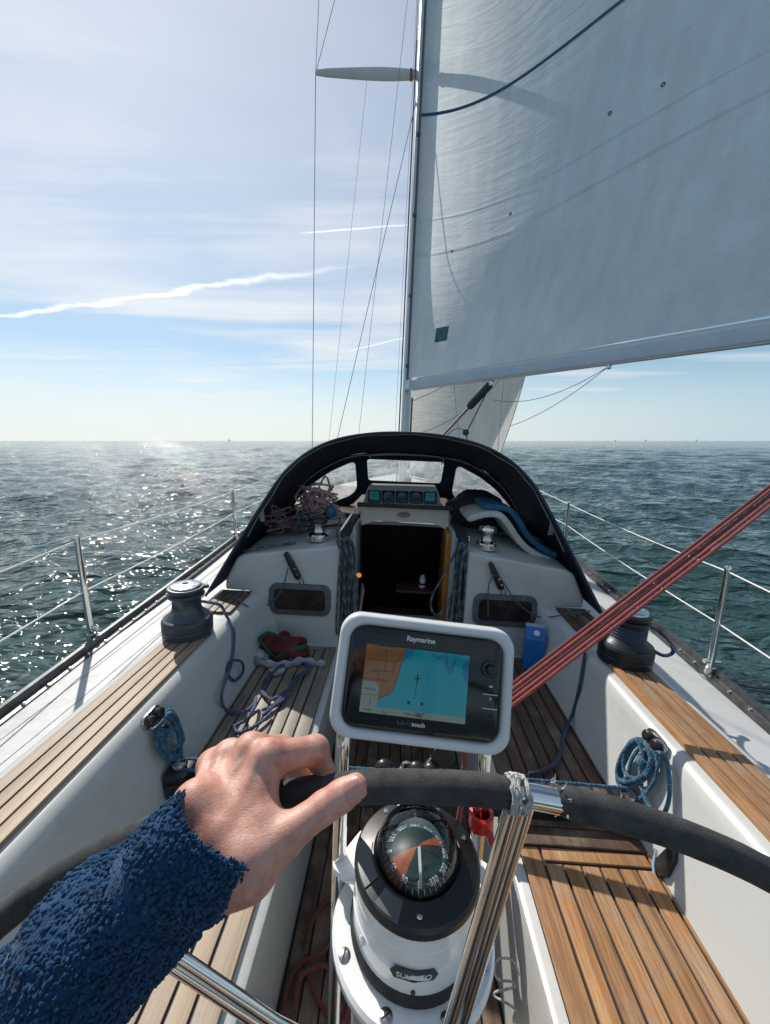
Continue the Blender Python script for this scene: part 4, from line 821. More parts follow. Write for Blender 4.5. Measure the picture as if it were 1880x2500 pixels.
def canopy(i, t):
    p = a_[i] * (1 - t) + f_[i] * t; q = abs(i / (nA - 1) - .5) * 2
    c_ = V(0, .62, .62); bul = .035 * math.sin(math.pi * t) * (1 - q ** 4)
    out_ = p - V(0, p[1], 1.0); out_ /= max(.2, np.linalg.norm(out_)); return p + out_ * (bul + .0035 * math.sin(7 * t + i * .45) * math.sin(i * .21 + 3 * t) + .002 * math.sin(17 * t + i * .9))
mb = MB(); mb.grid(lambda a, b: canopy(int(round(a * (nA - 1))), b), nA - 1, 14); cano = mb.build('canopy', CANVAS, hood, angle=60)
sm = cano.modifiers.new('thickness', 'SOLIDIFY'); sm.thickness = .003; sm.offset = 0
mb = MB(); mb.tube(a_ + V(0, -.004, 0), .0065, 10); mb.build('aft_hem', CANVASE, hood)
mb = MB(); mb.tube([canopy(i, .16) - V(0, 0, .006) for i in range(10, nA - 10)], .0035, 6); mb.build('piping', PIPING, hood)
mb = MB(); mb.tube([V(*p) - V(0, .02, .012) for p in cr(FRT[1:-1], 6)], .004, 6); mb.build('piping', PIPING, hood)
mb = MB(); mb.tube([canopy(i, .46) * V(.985, 1, .992) for i in range(2, nA - 2)], .011, 10); mb.build('hoop', STEELB, hood) if False else None
# front panel: canvas with three window openings
from mathutils.geometry import delaunay_2d_cdt
def rnd(poly, k=5, r=.035):
    out_ = []; n_ = len(poly)
    for i in range(n_):
        p0, p1, p2 = (np.array(poly[(i + d_) % n_], float) for d_ in (-1, 0, 1)); a = p0 - p1; b = p2 - p1; la, lb_ = np.linalg.norm(a), np.linalg.norm(b); rr_ = min(r, la * .45, lb_ * .45)
        s0 = p1 + a / la * rr_; s1 = p1 + b / lb_ * rr_
        for j in range(k + 1): t = j / k; out_.append(tuple((1 - t) ** 2 * s0 + 2 * t * (1 - t) * p1 + t * t * s1))
    return out_
wl = rnd([(-.375, 1.445), (-.365, 1.215), (-.42, 1.155), (-.66, 1.055), (-.87, .965), (-.895, .99), (-.82, 1.13), (-.69, 1.265), (-.555, 1.36)], 5, .05)
wc = rnd([(-.295, 1.458), (.29, 1.458), (.28, 1.285), (-.285, 1.285)], 5, .03)
wins = [wl, wc, [(-x, z) for x, z in wl]]
edge = [(x, z) for x, y, z in cr(FRT, 5)]
bot = [(.95, .80), (.80, .90), (.55, 1.02), (.40, 1.09), (.33, 1.17), (.0, 1.18), (-.33, 1.17), (-.40, 1.09), (-.55, 1.02), (-.80, .90), (-.95, .80)]
outl_ = edge + bot
vs2 = [Vector(p) for p in outl_]; es = [(i, (i + 1) % len(outl_)) for i in range(len(outl_))]
for wn in wins:
    b0 = len(vs2); vs2 += [Vector(p) for p in wn]; es += [(b0 + i, b0 + (i + 1) % len(wn)) for i in range(len(wn))]
vo, eo, fo_, _, _, _ = delaunay_2d_cdt(vs2, es, [], 0, 1e-5)
def inpoly(p, poly):
    x, y = p; c_ = False; n_ = len(poly)
    for i in range(n_):
        (x0, y0), (x1, y1) = poly[i], poly[(i + 1) % n_]
        if (y0 > y) != (y1 > y) and x < (x1 - x0) * (y - y0) / (y1 - y0) + x0: c_ = not c_
    return c_
F = []
for f in fo_:
    cxy = (sum(vo[i][0] for i in f) / 3, sum(vo[i][1] for i in f) / 3)
    if inpoly(cxy, outl_) and not any(inpoly(cxy, w_) for w_ in wins): F.append(tuple(f))
mb = MB(); mb.add([P3(p[0], p[1]) for p in vo], F); fp = mb.build('front_panel', CANVAS, hood, angle=60); sm = fp.modifiers.new('thickness', 'SOLIDIFY'); sm.thickness = .006; sm.offset = 0
def vinyl():
    m, nt, out = new_mat('clear_vinyl'); t_ = nn(nt, 'ShaderNodeBsdfTransparent'); t_.inputs[0].default_value = (.86, .90, .91, 1)
    gl = nn(nt, 'ShaderNodeBsdfGlossy'); gl.inputs['Roughness'].default_value = .12; df = nn(nt, 'ShaderNodeBsdfDiffuse'); df.inputs[0].default_value = (.7, .73, .74, 1); tl = nn(nt, 'ShaderNodeBsdfTranslucent'); tl.inputs[0].default_value = (.7, .73, .74, 1)
    v = objco(nt, (1, 1, 1)); n1 = noise(nt, v, 5, 7, .65, 1.8); n2 = noise(nt, v, 30, 5, .7)
    haz = nn(nt, 'ShaderNodeMapRange'); lk(nt, math_n(nt, 'ADD', math_n(nt, 'MULTIPLY', n1, .75), math_n(nt, 'MULTIPLY', n2, .25)), haz.inputs[0]); haz.inputs[1].default_value = .38; haz.inputs[2].default_value = .72; haz.inputs[3].default_value = .10; haz.inputs[4].default_value = .62
    s_ = nn(nt, 'ShaderNodeAddShader'); md = nn(nt, 'ShaderNodeMixShader'); md.inputs[0].default_value = .7; lk(nt, df.outputs[0], md.inputs[1]); lk(nt, tl.outputs[0], md.inputs[2])
    m1 = nn(nt, 'ShaderNodeMixShader'); lk(nt, haz.outputs[0], m1.inputs[0]); lk(nt, t_.outputs[0], m1.inputs[1]); lk(nt, md.outputs[0], m1.inputs[2])
    fr = nn(nt, 'ShaderNodeFresnel'); fr.inputs[0].default_value = 1.4; m2 = nn(nt, 'ShaderNodeMixShader'); lk(nt, math_n(nt, 'MULTIPLY', fr.outputs[0], .7), m2.inputs[0]); lk(nt, m1.outputs[0], m2.inputs[1]); lk(nt, gl.outputs[0], m2.inputs[2])
    lk(nt, bump(nt, n1, .2, .02), gl.inputs['Normal']); lk(nt, m2.outputs[0], out.inputs[0]); return m
VIN = vinyl()
for wn in wins:
    cx_ = sum(p[0] for p in wn) / len(wn); cz_ = sum(p[1] for p in wn) / len(wn); mb = MB(); n_ = len(wn)
    rings = [(1.012, 0), (.8, 0), (.55, 0), (.25, 0)]
    vs_ = [P3(cx_ + (x - cx_) * s_, cz_ + (z - cz_) * s_) for s_, _ in rings for x, z in wn]
    mb.add(vs_, [(r_ * n_ + i, r_ * n_ + (i + 1) % n_, (r_ + 1) * n_ + (i + 1) % n_, (r_ + 1) * n_ + i) for r_ in range(3) for i in range(n_)] + [tuple(3 * n_ + i for i in range(n_))]); mb.build('window', VIN, hood)
    mb = MB(); mb.tube([V(*P3(x, z)) - V(0, .006, 0) for x, z in wn], .0045, 5, closed=True); mb.build('window_binding', CANVASE, hood)
# little straps and tabs inside
for x_, i_ in ((-.66, 14), (.72, nA - 15)):
    p_ = canopy(i_, .17); mb = MB(); mb.box(p_ - V(0, .01, .035), (.028, .006, .07), (.15, 0, .2 * x_)); mb.build('strap_tab', PIPING, hood, bevel=.002)
mb = MB(); mb.tube(cr([(-.26, 2.84, 1.47), (-.25, 2.83, 1.485), (0, 2.82, 1.50), (.25, 2.83, 1.49), (.262, 2.84, 1.44)], 6), .0045, 6); mb.build('zip_cord', PIPING, hood)
# ------------------------------------------------------------------ instrument pod over the hatch
inst = thing('instrument_pod', 'white housing with a row of five square dials above the companionway', 'instrument panel', (-.015, 2.9, 1.10))
mb = MB(); poly = [(-.315, 1.105), (.285, 1.105), (.262, 1.205), (.24, 1.268), (.225, 1.276), (-.255, 1.268), (-.275, 1.25)]
mb.prism(poly, 0, .12, lambda a, b, h: (a, 2.80 + h + .42 * (b - 1.1), b)); mb.build('housing', WHITE, inst, bevel=.012, seg=3)
SCRB = emit('dial_blue', (.02, .13, .19), .35); DIALB = M('dial_blue_grey', (.035, .085, .11), .3)
ey_ = V(0, .387, .922); ez_ = V(0, -.922, .387)
for k in range(5):
    c_ = V(-.222 + k * .1035, 2.798 + .42 * .083, 1.183 + .002 * k); mb = MB(); mb.prism(rrect(.096, .092, .010, 4), 0, .012, lambda a, b, h: c_ + V(1, 0, 0) * a + ey_ * b + ez_ * h); dsp = mb.build('dial', BLACKP, inst, bevel=.002)
    mb = MB()
    if k in (0, 4): mb.prism(rrect(.072, .062, .004, 3), .0118, .013, lambda a, b, h: c_ + V(1, 0, 0) * a + ey_ * (b + .006) + ez_ * h); mb.build('display', SCRB, dsp)
    else:
        mb.lathe([(.0001, .0122), (.034, .0122), (.036, .013), (.036, .0118)], c_, 24, np.stack([V(1, 0, 0), ey_, ez_], 1), cap=False); mb.build('dial_face', DIALB, dsp)
        an = rad((200, 120, 60)[k - 1]); nd = MB(); nd.tube([c_ + ez_ * .0138, c_ + ez_ * .0138 + (V(1, 0, 0) * math.cos(an) + ey_ * math.sin(an)) * .030], .0014, 5); nd.build('needle', PRINT, dsp)
        tk = MB()
        for q in range(12): tk.box(c_ + ez_ * .0135 + (V(1, 0, 0) * math.cos(q * math.pi / 6) + ey_ * math.sin(q * math.pi / 6)) * .031, (.003, .003, .003))
        tk_ = tk.build('dial_ticks', PRINT, dsp); tk_['kind'] = 'stuff'
text('lettering', '37', .034, V(-.222, 2.798 + .42 * .083, 1.186) + ez_ * .0135 + ey_ * .004, V(1, 0, 0), ey_, M('lcd_ink', (.005, .03, .045), .4), inst)
# measured places, metres in the boat's frame
D = {
    'navy_sheet': [(-0.8733, 1.6, 0.8448), (-0.8174, 1.585, 0.8458), (-0.83, 1.666, 0.7599), (-0.8, 1.629, 0.7055), (-0.775, 1.5819, 0.6405), (-0.755, 1.5139, 0.5921), (-0.735, 1.4278, 0.5735), (-0.715, 1.3543, 0.5635), (-0.7263, 1.4005, 0.475), (-0.6794, 1.3824, 0.475), (-0.6323, 1.3858, 0.48), (-0.6128, 1.4264, 0.485), (-0.6106, 1.4479, 0.5), (-0.5948, 1.38, 0.5), (-0.6075, 1.3248, 0.49), (-0.6419, 1.2962, 0.48), (-0.6039, 1.2705, 0.48), (-0.5519, 1.3242, 0.48), (-0.5258, 1.3845, 0.48)],
    'navy_sheet_loop': [(-0.75, 1.5183, 0.6122), (-0.72, 1.5593, 0.5932), (-0.72, 1.5807, 0.5286), (-0.73, 1.5179, 0.5233), (-0.745, 1.4814, 0.5804), (-0.75, 1.5091, 0.6134)],
    'navy2': [(-0.5747, 1.3864, 0.475), (-0.5219, 1.4629, 0.475), (-0.4818, 1.6134, 0.475), (-0.4547, 1.729, 0.475), (-0.5275, 1.7832, 0.475), (-0.5895, 1.6763, 0.475), (-0.6186, 1.5654, 0.475), (-0.5561, 1.4748, 0.475), (-0.4959, 1.5115, 0.475)],
    'green_L': [(-0.6234, 1.975, 0.8938), (-0.6501, 1.985, 0.7984), (-0.6812, 1.975, 0.7306), (-0.7336, 1.975, 0.6787), (-0.7971, 1.97, 0.6582), (-0.8, 1.8213, 0.741), (-0.86, 1.8619, 0.7554), (-0.93, 1.9242, 0.738)],
    'green_R': [(0.4973, 1.975, 0.9275), (0.5474, 1.985, 0.8641), (0.6066, 1.975, 0.7846), (0.6803, 1.97, 0.7247), (0.7527, 1.97, 0.6942), (0.8, 1.8761, 0.75), (0.87, 1.8579, 0.7803), (0.97, 1.8972, 0.7754)],
    'green_R2': [(0.4856, 1.975, 0.9217), (0.4632, 1.982, 0.8606), (0.4645, 1.972, 0.7646), (0.4715, 1.972, 0.6847)],
    'navy_R_out': [(0.926, 1.49, 0.9324), (1.02, 1.5592, 0.8833), (1.1, 1.5735, 0.8382), (1.13, 1.538, 0.8062), (1.12, 1.5107, 0.7791), (1.08, 1.5096, 0.7668), (1.02, 1.5134, 0.8028), (0.99, 1.5283, 0.8345)],
    'navy_R_in': [(0.8176, 1.5, 0.8496), (0.8, 1.5702, 0.7785), (0.785, 1.5454, 0.7158), (0.755, 1.4937, 0.617), (0.735, 1.4729, 0.5219), (0.6893, 1.4187, 0.475), (0.6386, 1.3402, 0.475), (0.5839, 1.247, 0.475), (0.5239, 1.1977, 0.475), (0.4509, 1.1726, 0.475)],
    'red_floor': [(-0.1225, 0.8339, 0.012), (-0.1389, 0.7921, 0.012), (-0.1872, 0.8069, 0.012), (-0.2393, 0.8606, 0.012), (-0.2681, 0.9217, 0.012), (-0.265, 1.0045, 0.012), (-0.2299, 1.0647, 0.014), (-0.1859, 1.0433, 0.02), (-0.181, 0.9658, 0.024), (-0.2236, 0.9174, 0.024), (-0.288, 0.887, 0.014), (-0.303, 0.8182, 0.012), (-0.2811, 0.7664, 0.012), (-0.1985, 0.7385, 0.012), (-0.1251, 0.7838, 0.03), (-0.1288, 0.8575, 0.03), (-0.2035, 0.8884, 0.03), (-0.2666, 0.8589, 0.03), (-0.2697, 0.7947, 0.026)],
    'white_string': [(0.312, 0.752, 0.2946), (0.3, 0.7656, 0.3152), (0.28, 0.7975, 0.266), (0.28, 0.8269, 0.1823), (0.29, 0.8205, 0.153), (0.305, 0.7692, 0.2395), (0.3, 0.7419, 0.2705), (0.285, 0.8073, 0.1313), (0.285, 0.8096, 0.11), (0.3, 0.7542, 0.1879), (0.31, 0.7223, 0.2276)],
    'trav_rope': [(-0.7562, 1.03, 0.5554), (0.6867, 1.03, 0.5859)],
    'coilL': [(-0.785, 1.0495, 0.7458), (-0.785, 1.093, 0.7073), (-0.77, 1.0476, 0.5583), (-0.77, 1.1663, 0.5693), (-0.78, 0.9706, 0.6935)],
    'coilR': [(0.785, 1.0854, 0.7228), (0.78, 1.2167, 0.5565), (0.77, 0.9706, 0.5949), (0.76, 1.0392, 0.5521), (0.765, 1.1448, 0.4946)],
    'cleatR': [(0.726, 0.8779, 0.47), (0.735, 0.8914, 0.4915)],
    'clothes': [(-0.7913, 1.8753, 0.47), (-0.5096, 1.9058, 0.47), (-0.6265, 1.7193, 0.47), (-0.3789, 1.7567, 0.47), (-0.7387, 1.7079, 0.47)],
    'bag': [(0.3142, 2.5, 1.0774), (0.628, 2.5, 1.1235), (0.4797, 2.5, 1.276)],
    'cushion': [(0.3507, 2.25, 1.1835), (0.5434, 2.25, 1.212), (0.6526, 2.25, 1.0632), (0.7831, 2.2, 0.9567), (0.8821, 2.2, 0.9109), (0.6251, 2.3, 1.2066), (0.7067, 2.3, 1.082)],
    'pink': [(-0.8127, 2.4, 0.9989), (-0.6316, 2.4, 1.1894), (-0.4235, 2.4, 1.1541), (-0.3924, 2.5, 1.1065), (-0.6399, 2.2074, 1.01)],
    'bottle': [(0.1386, 2.62, 0.6723), (0.1758, 2.62, 0.5979)],
    'sticker': [(-0.76, 0.5405, 0.6063)],
    'index': [(-0.152, 0.2309, 1.3033), (-0.1423, 0.2749, 1.3355), (-0.1077, 0.2948, 1.3271), (-0.1022, 0.3096, 1.2906), (-0.1095, 0.3084, 1.2639)],
    'middle': [(-0.1635, 0.2362, 1.3061), (-0.1621, 0.2865, 1.3305), (-0.1435, 0.3153, 1.3066), (-0.123, 0.32, 1.274), (-0.1246, 0.3105, 1.2558)],
    'ring': [(-0.1748, 0.2399, 1.3119), (-0.1829, 0.2917, 1.3183), (-0.1659, 0.322, 1.2919), (-0.1475, 0.3269, 1.2604), (-0.1443, 0.3161, 1.2457)],
    'little': [(-0.1838, 0.2425, 1.3163), (-0.1976, 0.2878, 1.3108), (-0.1914, 0.3193, 1.2819), (-0.1719, 0.3251, 1.2554), (-0.165, 0.3169, 1.243)],
    'thumb': [(-0.1405, 0.219, 1.3027), (-0.1181, 0.2321, 1.3092), (-0.0912, 0.2484, 1.3198), (-0.0677, 0.2563, 1.3327)],
    'wrist': [(-0.1654, 0.2288, 1.3105), (-0.1908, 0.2127, 1.2887), (-0.2182, 0.1987, 1.2624)],
    'heelR': [(-0.1382, 0.2215, 1.2941)],
    'heelL': [(-0.1899, 0.2416, 1.3235)],
    'web': [(-0.1317, 0.2535, 1.3172), (-0.1366, 0.2414, 1.3134)],
    'nail': [(-0.0686, 0.2455, 1.3424)],
    'sleeve': [(-0.1618, 0.2335, 1.3186), (-0.1739, 0.2271, 1.306), (-0.1904, 0.2175, 1.2928), (-0.2104, 0.2055, 1.2757), (-0.2334, 0.1917, 1.2546), (-0.2576, 0.1777, 1.2277), (-0.284, 0.1641, 1.1922), (-0.3119, 0.1519, 1.1483)],
    'rimref': [(-0.1329, 0.2767, 1.2944)],
}
# ------------------------------------------------------------------ winches
def big_winch(c, dark, label):
    t = thing('winch', label, 'winch', tuple(c), 'large sheet winches'); c = V(*c)
    bm_ = M('winch_base_%d' % dark, (.05, .062, .075) if not dark else (.016, .018, .022), .42, .2, var=.2, vscale=25); dm_ = WINCH if not dark else M('winch_drum_dark', (.03, .034, .04), .4, .4, var=.2, vscale=25)
    mb = MB(); mb.lathe([(.100, .0), (.101, .03), (.099, .033), (.099, .037), (.101, .04), (.101, .066), (.096, .076), (.085, .082), (.06, .084)], c, 48, cap=False); mb.build('base', bm_, t, angle=25)
    mb = MB(); mb.lathe([(.088, .080), (.076, .092), (.064, .102), (.058, .115), (.056, .135), (.057, .155), (.062, .168), (.05, .172)], c, 48, cap=False); mb.build('drum', dm_, t, angle=40)
    mb = MB(); mb.lathe([(.05, .168), (.070, .170), (.074, .176), (.070, .184), (.062, .188), (.062, .192), (.070, .195), (.075, .203), (.070, .211), (.055, .213)], c, 48, cap=False); mb.build('self_tailer', bm_, t, angle=30)
    mb = MB(); mb.lathe([(.060, .206), (.061, .214), (.058, .220), (.048, .2225), (.047, .2205), (.044, .2205), (.043, .2225), (.032, .224), (.031, .222), (.028, .222), (.027, .2245), (.013, .225), (.0125, .215), (.0001, .215)], c, 48, cap=False); mb.build('top_cap', WINCHT, t, angle=25)
    mb = MB(); mb.box(c + V(.055, .035, .20), (.05, .022, .016), (0, 0, .6)); mb.build('stripper_arm', bm_, t, bevel=.005)
    return t
big_winch((-.928, 1.515, .745), 0, 'grey winch on the sunlit pale teak coaming, port side')
big_winch((.922, 1.50, .745), 1, 'black winch wound with rope beside the red mainsheet')
tr_ = MB(); c = V(.922, 1.50, 0)
tr_.tube([c + V((.062 + .004 * math.sin(a)) * math.cos(a), (.062 + .004 * math.sin(a)) * math.sin(a), .848 + .0125 * a / 6.283 * 1.05) for a in np.linspace(0, 6.283 * 4, 90)], .0065, 10)
tag(tr_.build('sheet_turns', R_NAVY, None, base=(.922, 1.5, .85)), 'navy rope turns wound on the black starboard winch', 'rope')
def small_winch(c, label):
    t = thing('cabin_winch', label, 'winch', tuple(c), 'small winches on the cabin top'); c = V(*c)
    mb = MB(); mb.lathe([(.060, 0), (.061, .004), (.060, .03), (.056, .036), (.045, .040), (.036, .048)], c, 40, cap=False); mb.build('base', STEEL, t, angle=25)
    rb = MB()
    for k in range(20): a = k * math.pi / 10; rb.box(c + V(.0605 * math.cos(a), .0605 * math.sin(a), .016), (.003, .010, .022), (0, 0, a))
    r_ = rb.build('base_ribs', STEELB, t); r_['kind'] = 'stuff'
    mb = MB(); mb.lathe([(.037, .045), (.033, .055), (.031, .075), (.032, .092), (.036, .098)], c, 40, cap=False); mb.build('drum', STEELB, t, angle=40)
    mb = MB(); mb.lathe([(.034, .096), (.047, .100), (.049, .108), (.046, .120), (.040, .126), (.012, .128), (.011, .12), (.0001, .12)], c, 32, cap=False); mb.build('top_cap', STEEL if c[0] > 0 else BLACKP, t, angle=30)
small_winch((-.493, 2.15, 1.018), 'small winch with black top beside the pink rope pile')
small_winch((.467, 2.135, 1.018), 'small chrome winch in front of the folded white cushion')
# ------------------------------------------------------------------ guard wires and stanchions
SPEC = {-1: [(-.4, 1.30), (1.68, 1.455 + .03), (3.48, 1.60), (5.3, 1.60), (7.1, 1.36)], 1: [(-.4, 1.33), (1.70, 1.435), (3.62, 1.60), (5.4, 1.60), (7.2, 1.34)]}
STL = {(-1, 1): 'stanchion standing beside the grey winch, port side', (-1, 2): 'stanchion on the port deck just behind the sprayhood edge', (1, 1): 'stanchion at the right, nearest of the starboard rail', (1, 2): 'stanchion right beside the starboard edge of the sprayhood', (-1, 0): 'port stanchion next to the helm, out of the picture', (1, 0): 'starboard stanchion next to the helm, out of the picture', (-1, 3): 'port stanchion abreast of the mast', (1, 3): 'starboard stanchion abreast of the mast', (-1, 4): 'foremost port stanchion', (1, 4): 'foremost starboard stanchion on the rail'}
for sgn in (-1, 1):
    tops, mids = [], []
    for i, (y, x) in enumerate(SPEC[sgn]):
        if i not in (1, 2):
            tops.append(V(sgn * (hb(y) - .03), y, zd(y) + .51)); mids.append(V(sgn * (hb(y) - .03), y, zd(y) + .275)); continue
        z0 = zd(y); x0 = sgn * (hb(y) - .032) - (.058 if sgn < 0 and i == 1 else 0); x1 = sgn * (abs(x0) - (.015 if sgn > 0 else -.02)); H_ = .535 if i < 2 else .49
        s_ = thing('stanchion', STL[(sgn, i)], 'stanchion', (x0, y, z0), 'stanchions of the guard rail')
        mb = MB(); mb.tube([(x0, y, z0 + .01), (x0 + (x1 - x0) * .5, y, z0 + H_ * .5), (x1, y, z0 + H_)], [.0142, .0135, .0128], 14); mb.build('post', STEEL, s_)
        mb = MB(); mb.lathe([(.036, .0), (.036, .008), (.022, .014), (.019, .055), (.0165, .058)], (x0, y, z0), 20); mb.build('socket', STEELB, s_)
        mb = MB(); mb.tube([(x0 - .035, y, z0 + .085), (x0 + .035, y, z0 + .085)], .011, 8); mb.build('clamp', STEELB, s_)
        mb = MB(); mb.lathe([(.0135, 0), (.0135, .01), (.009, .018), (.0001, .02)], (x1, y, z0 + H_ - .004), 14); mb.build('cap', STEEL, s_)
        tops.append(V(x1, y, z0 + H_ - .012)); mids.append(V((x0 + x1) / 2, y, z0 + .275))
    for nm, pts in (('upper', tops), ('lower', mids)):
        P_ = []
        for a, b in zip(pts[:-1], pts[1:]):
            for t in np.linspace(0, 1, 8, endpoint=False): P_.append(a + (b - a) * t - V(0, 0, .012 * 4 * t * (1 - t)))
        P_.append(pts[-1]); wire('guard_wire', '%s white guard wire along the %s side' % (nm, 'port' if sgn < 0 else 'starboard'), P_, .0034, WIREW, 'guard wire', 'guard wires')
# ------------------------------------------------------------------ traveller across the cockpit
tv = thing('traveller', 'black mainsheet traveller track with steel car spanning the cockpit', 'traveller', (0, 1.04, .46))
mb = MB(); mb.box((0, 1.045, .485), (1.46, .055, .05)); mb.build('beam', M('beam_black', (.014, .015, .017), .3, var=.3), tv, bevel=.006)
mb = MB(); mb.box((0, 1.045, .518), (1.40, .032, .018)); mb.build('track', BLACKP, tv, bevel=.003)
for sgn in (-1, 1):
    mb = MB(); mb.box((sgn * .70, 1.035, .515), (.075, .085, .075)); mb.box((sgn * .70, .995, .50), (.05, .03, .05)); mb.build('end_block', BLACKP, tv, bevel=.012)
    mb = MB(); mb.lathe([(.001, -.008), (.020, -.008), (.022, 0), (.020, .008), (.001, .008)], (sgn * .70, 1.03, .562), 18); mb.build('sheave', STEELB, tv)
mb = MB(); mb.box((.02, 1.04, .548), (.17, .06, .03)); mb.build('car', STEELB, tv, bevel=.008)
for a, b in ((-.055, .58), (.0, .60), (.045, .585), (.09, .59)):
    mb = MB(); mb.tube([(.02 + a + .016 * math.cos(q), 1.035, b + .022 * math.sin(q)) for q in np.linspace(0, 6.283, 16, endpoint=False)], .0045, 8, closed=True); mb.build('shackle', STEEL, tv)
for a in (-.07, .03, .075):
    mb = MB(); mb.lathe([(.001, -.013), (.024, -.013), (.028, -.006), (.028, .006), (.024, .013), (.001, .013)], (.02 + a, 1.03, .60), 20, frame_from((0, 1, .2))); bk = mb.build('block', BLACKP, tv); 
    mb = MB(); mb.lathe([(.0001, -.016), (.006, -.016), (.007, -.013)], (.02 + a, 1.03, .60), 10, frame_from((0, 1, .2))); mb.build('axle', STEEL, bk)
for k, (x0, x1, lab) in enumerate(((-.70, -.06, 'blue control line along the port half of the traveller'), (.70, .10, 'blue control line along the starboard half of the traveller'))):
    mb = MB(); mb.tube([(x0, 1.022, .552), ((x0 + x1) / 2, 1.02, .556), (x1, 1.022, .562), (x1 + (.012 if k == 0 else -.012), 1.03, .575), (x1, 1.04, .582), ((x0 + x1) / 2, 1.045, .578), (x0, 1.04, .575)], .0048, 9); tag(mb.build('control_line', R_BLUE, None, base=(x0, 1.02, .55)), lab, 'rope')
# ------------------------------------------------------------------ ropes
def rope(name, label, pts, r, mat, group=None, k=8, n=9, closed=False):
    P_ = cr(pts, k, closed); mb = MB(); mb.tube(P_, r, n, closed=closed); return tag(mb.build(name, mat, None, base=tuple(np.array(pts[0]))), label, 'rope', group)
w0 = V(-.928, 1.515, .745)
rope('jib_sheet', 'slate blue rope leading from the grey winch down onto the port seat', [w0 + V(-.05, .045, .115), w0 + V(.0, .066, .118), w0 + V(.05, .06, .118)] + [V(max(p[0], -(.724 + max(0, p[2] - .47) * .282) + .011) if p[2] < .73 else p[0], p[1], p[2]) for p in D['navy_sheet'][1:8]] + [V(*p) for p in D['navy_sheet'][8:]], .0068, R_NAVL)
rope('sheet_loop', 'loop of slate blue rope hanging against the port coaming', [V(*p) for p in D['navy_sheet_loop'][:-1]], .0062, R_NAVY, closed=True)
g = np.random.default_rng(21)
rope('sheet_tail', 'dark tangled end of the blue sheet lying on the port seat', [V(*p) + g.normal(size=3) * V(.012, .012, .0) + V(0, 0, .006 * (i % 3)) for i, p in enumerate(D['navy2'] * 2)], .0062, R_NAVY)
rope('green_line', 'thin green line from the port bulkhead cleat to the coaming', D['green_L'], .0036, R_GREEN)
rope('green_line', 'thin green line from the starboard bulkhead cleat to the coaming', D['green_R'], .0036, R_GREEN)
rope('green_tail', 'short green line end hanging over the starboard bulkhead window', D['green_R2'], .0036, R_GREEN)
rope('sheet_loop', 'navy rope loop sticking out from the black winch over the side deck', [V(.985, 1.50, .93)] + [V(*p) for p in D['navy_R_out'][1:7]] + [V(.985, 1.51, .85)], .0072, R_NAVY)
rope('jib_sheet', 'navy rope hanging from the black winch down the starboard coaming', [V(.90, 1.565, .86)] + [V(*p) for p in D['navy_R_in'][1:]], .0068, R_NAVY)
rope('floor_rope', 'red rope lying in loops on the cockpit sole beside the pedestal', [V(p[0], p[1], max(.012, p[2])) for p in D['red_floor']], .0062, R_REDD)
rope('string_loop', 'thin white cord looped beside the starboard seat front', D['white_string'], .0028, R_WHITE)
def coil(name, label, c, ex, ey, ez, w_, h_, n, r, mat, seed, tilt=.3, cleat=True):
    g = np.random.default_rng(seed); pts = []
    for k in range(n):
        a0 = tilt + g.normal() * .35; sx = w_ * (.75 + .5 * g.random()); sy = h_ * (.8 + .35 * g.random()); ox = g.normal() * w_ * .16; lay = .006 + .0028 * k
        for q in np.linspace(0, 2 * math.pi, 9, endpoint=False):
            x_ = sx * math.sin(q) * .5 * (1 + .25 * math.cos(q)); y_ = -sy * .5 * (1 - math.cos(q))
            xx, yy = x_ * math.cos(a0) - y_ * math.sin(a0), x_ * math.sin(a0) + y_ * math.cos(a0)
            pts.append(V(*c) + V(*ex) * (xx + ox * (1 - math.cos(q)) * .5) + V(*ey) * yy + V(*ez) * (lay + g.normal() * .0015))
    for q in np.linspace(0, 6.283 * 3, 20): pts.append(V(*c) + V(*ex) * (.016 * math.cos(q)) + V(*ey) * (-h_ * .36 + .008 * q / 6.28) + V(*ez) * (.012 + .016 * math.sin(q)))
    mb = MB(); mb.tube(cr(pts, 5), r, 9); return tag(mb.build(name, mat, None, base=tuple(c)), label, 'rope', 'coiled traveller lines')
nL = V(.27, 0, .0); eyL = V(-.27, 0, .963); eyL /= np.linalg.norm(eyL); ezL = V(.963, 0, .27)
coil('coiled_rope', 'coil of blue rope hanging on the shaded port coaming', (-.772, 1.05, .70), (0, 1, 0), tuple(eyL), tuple(ezL), .085, .155, 6, .0056, R_BLUE, 4, .25)
eyR = V(.27, 0, .963); ezR = V(-.963, 0, .27)
coil('coiled_rope', 'coil of blue rope hanging on the starboard coaming, half in sun', (.775, 1.06, .70), (0, -1, 0), tuple(eyR), tuple(ezR), .09, .165, 7, .0056, R_BLUE, 9, -.1)
def cam_cleat(c, ex, ey, ez, label):
    A_ = np.stack([V(*ex), V(*ey), V(*ez)], 1); t = thing('cam_cleat', label, 'cleat', tuple(c), 'cam cleats on the coamings'); c = V(*c)
    mb = MB(); mb.prism(rrect(.085, .045, .02, 5), 0, .012, lambda a, b, h: c + A_ @ V(a, b, h)); mb.build('base', STEELB, t, bevel=.003)
    for s_ in (-1, 1):
        mb = MB(); mb.lathe([(.016, 0), (.016, .016), (.012, .020), (.003, .021)], c + A_ @ V(s_ * .019, 0, .012), 12, A_); mb.build('cam', BLACKP, t, angle=25)
    mb = MB(); mb.tube([c + A_ @ V(.03 * math.cos(q), -.018, .018 + .018 * math.sin(q)) for q in np.linspace(0, math.pi, 10)], .0035, 7); mb.build('fairlead', STEEL, t)
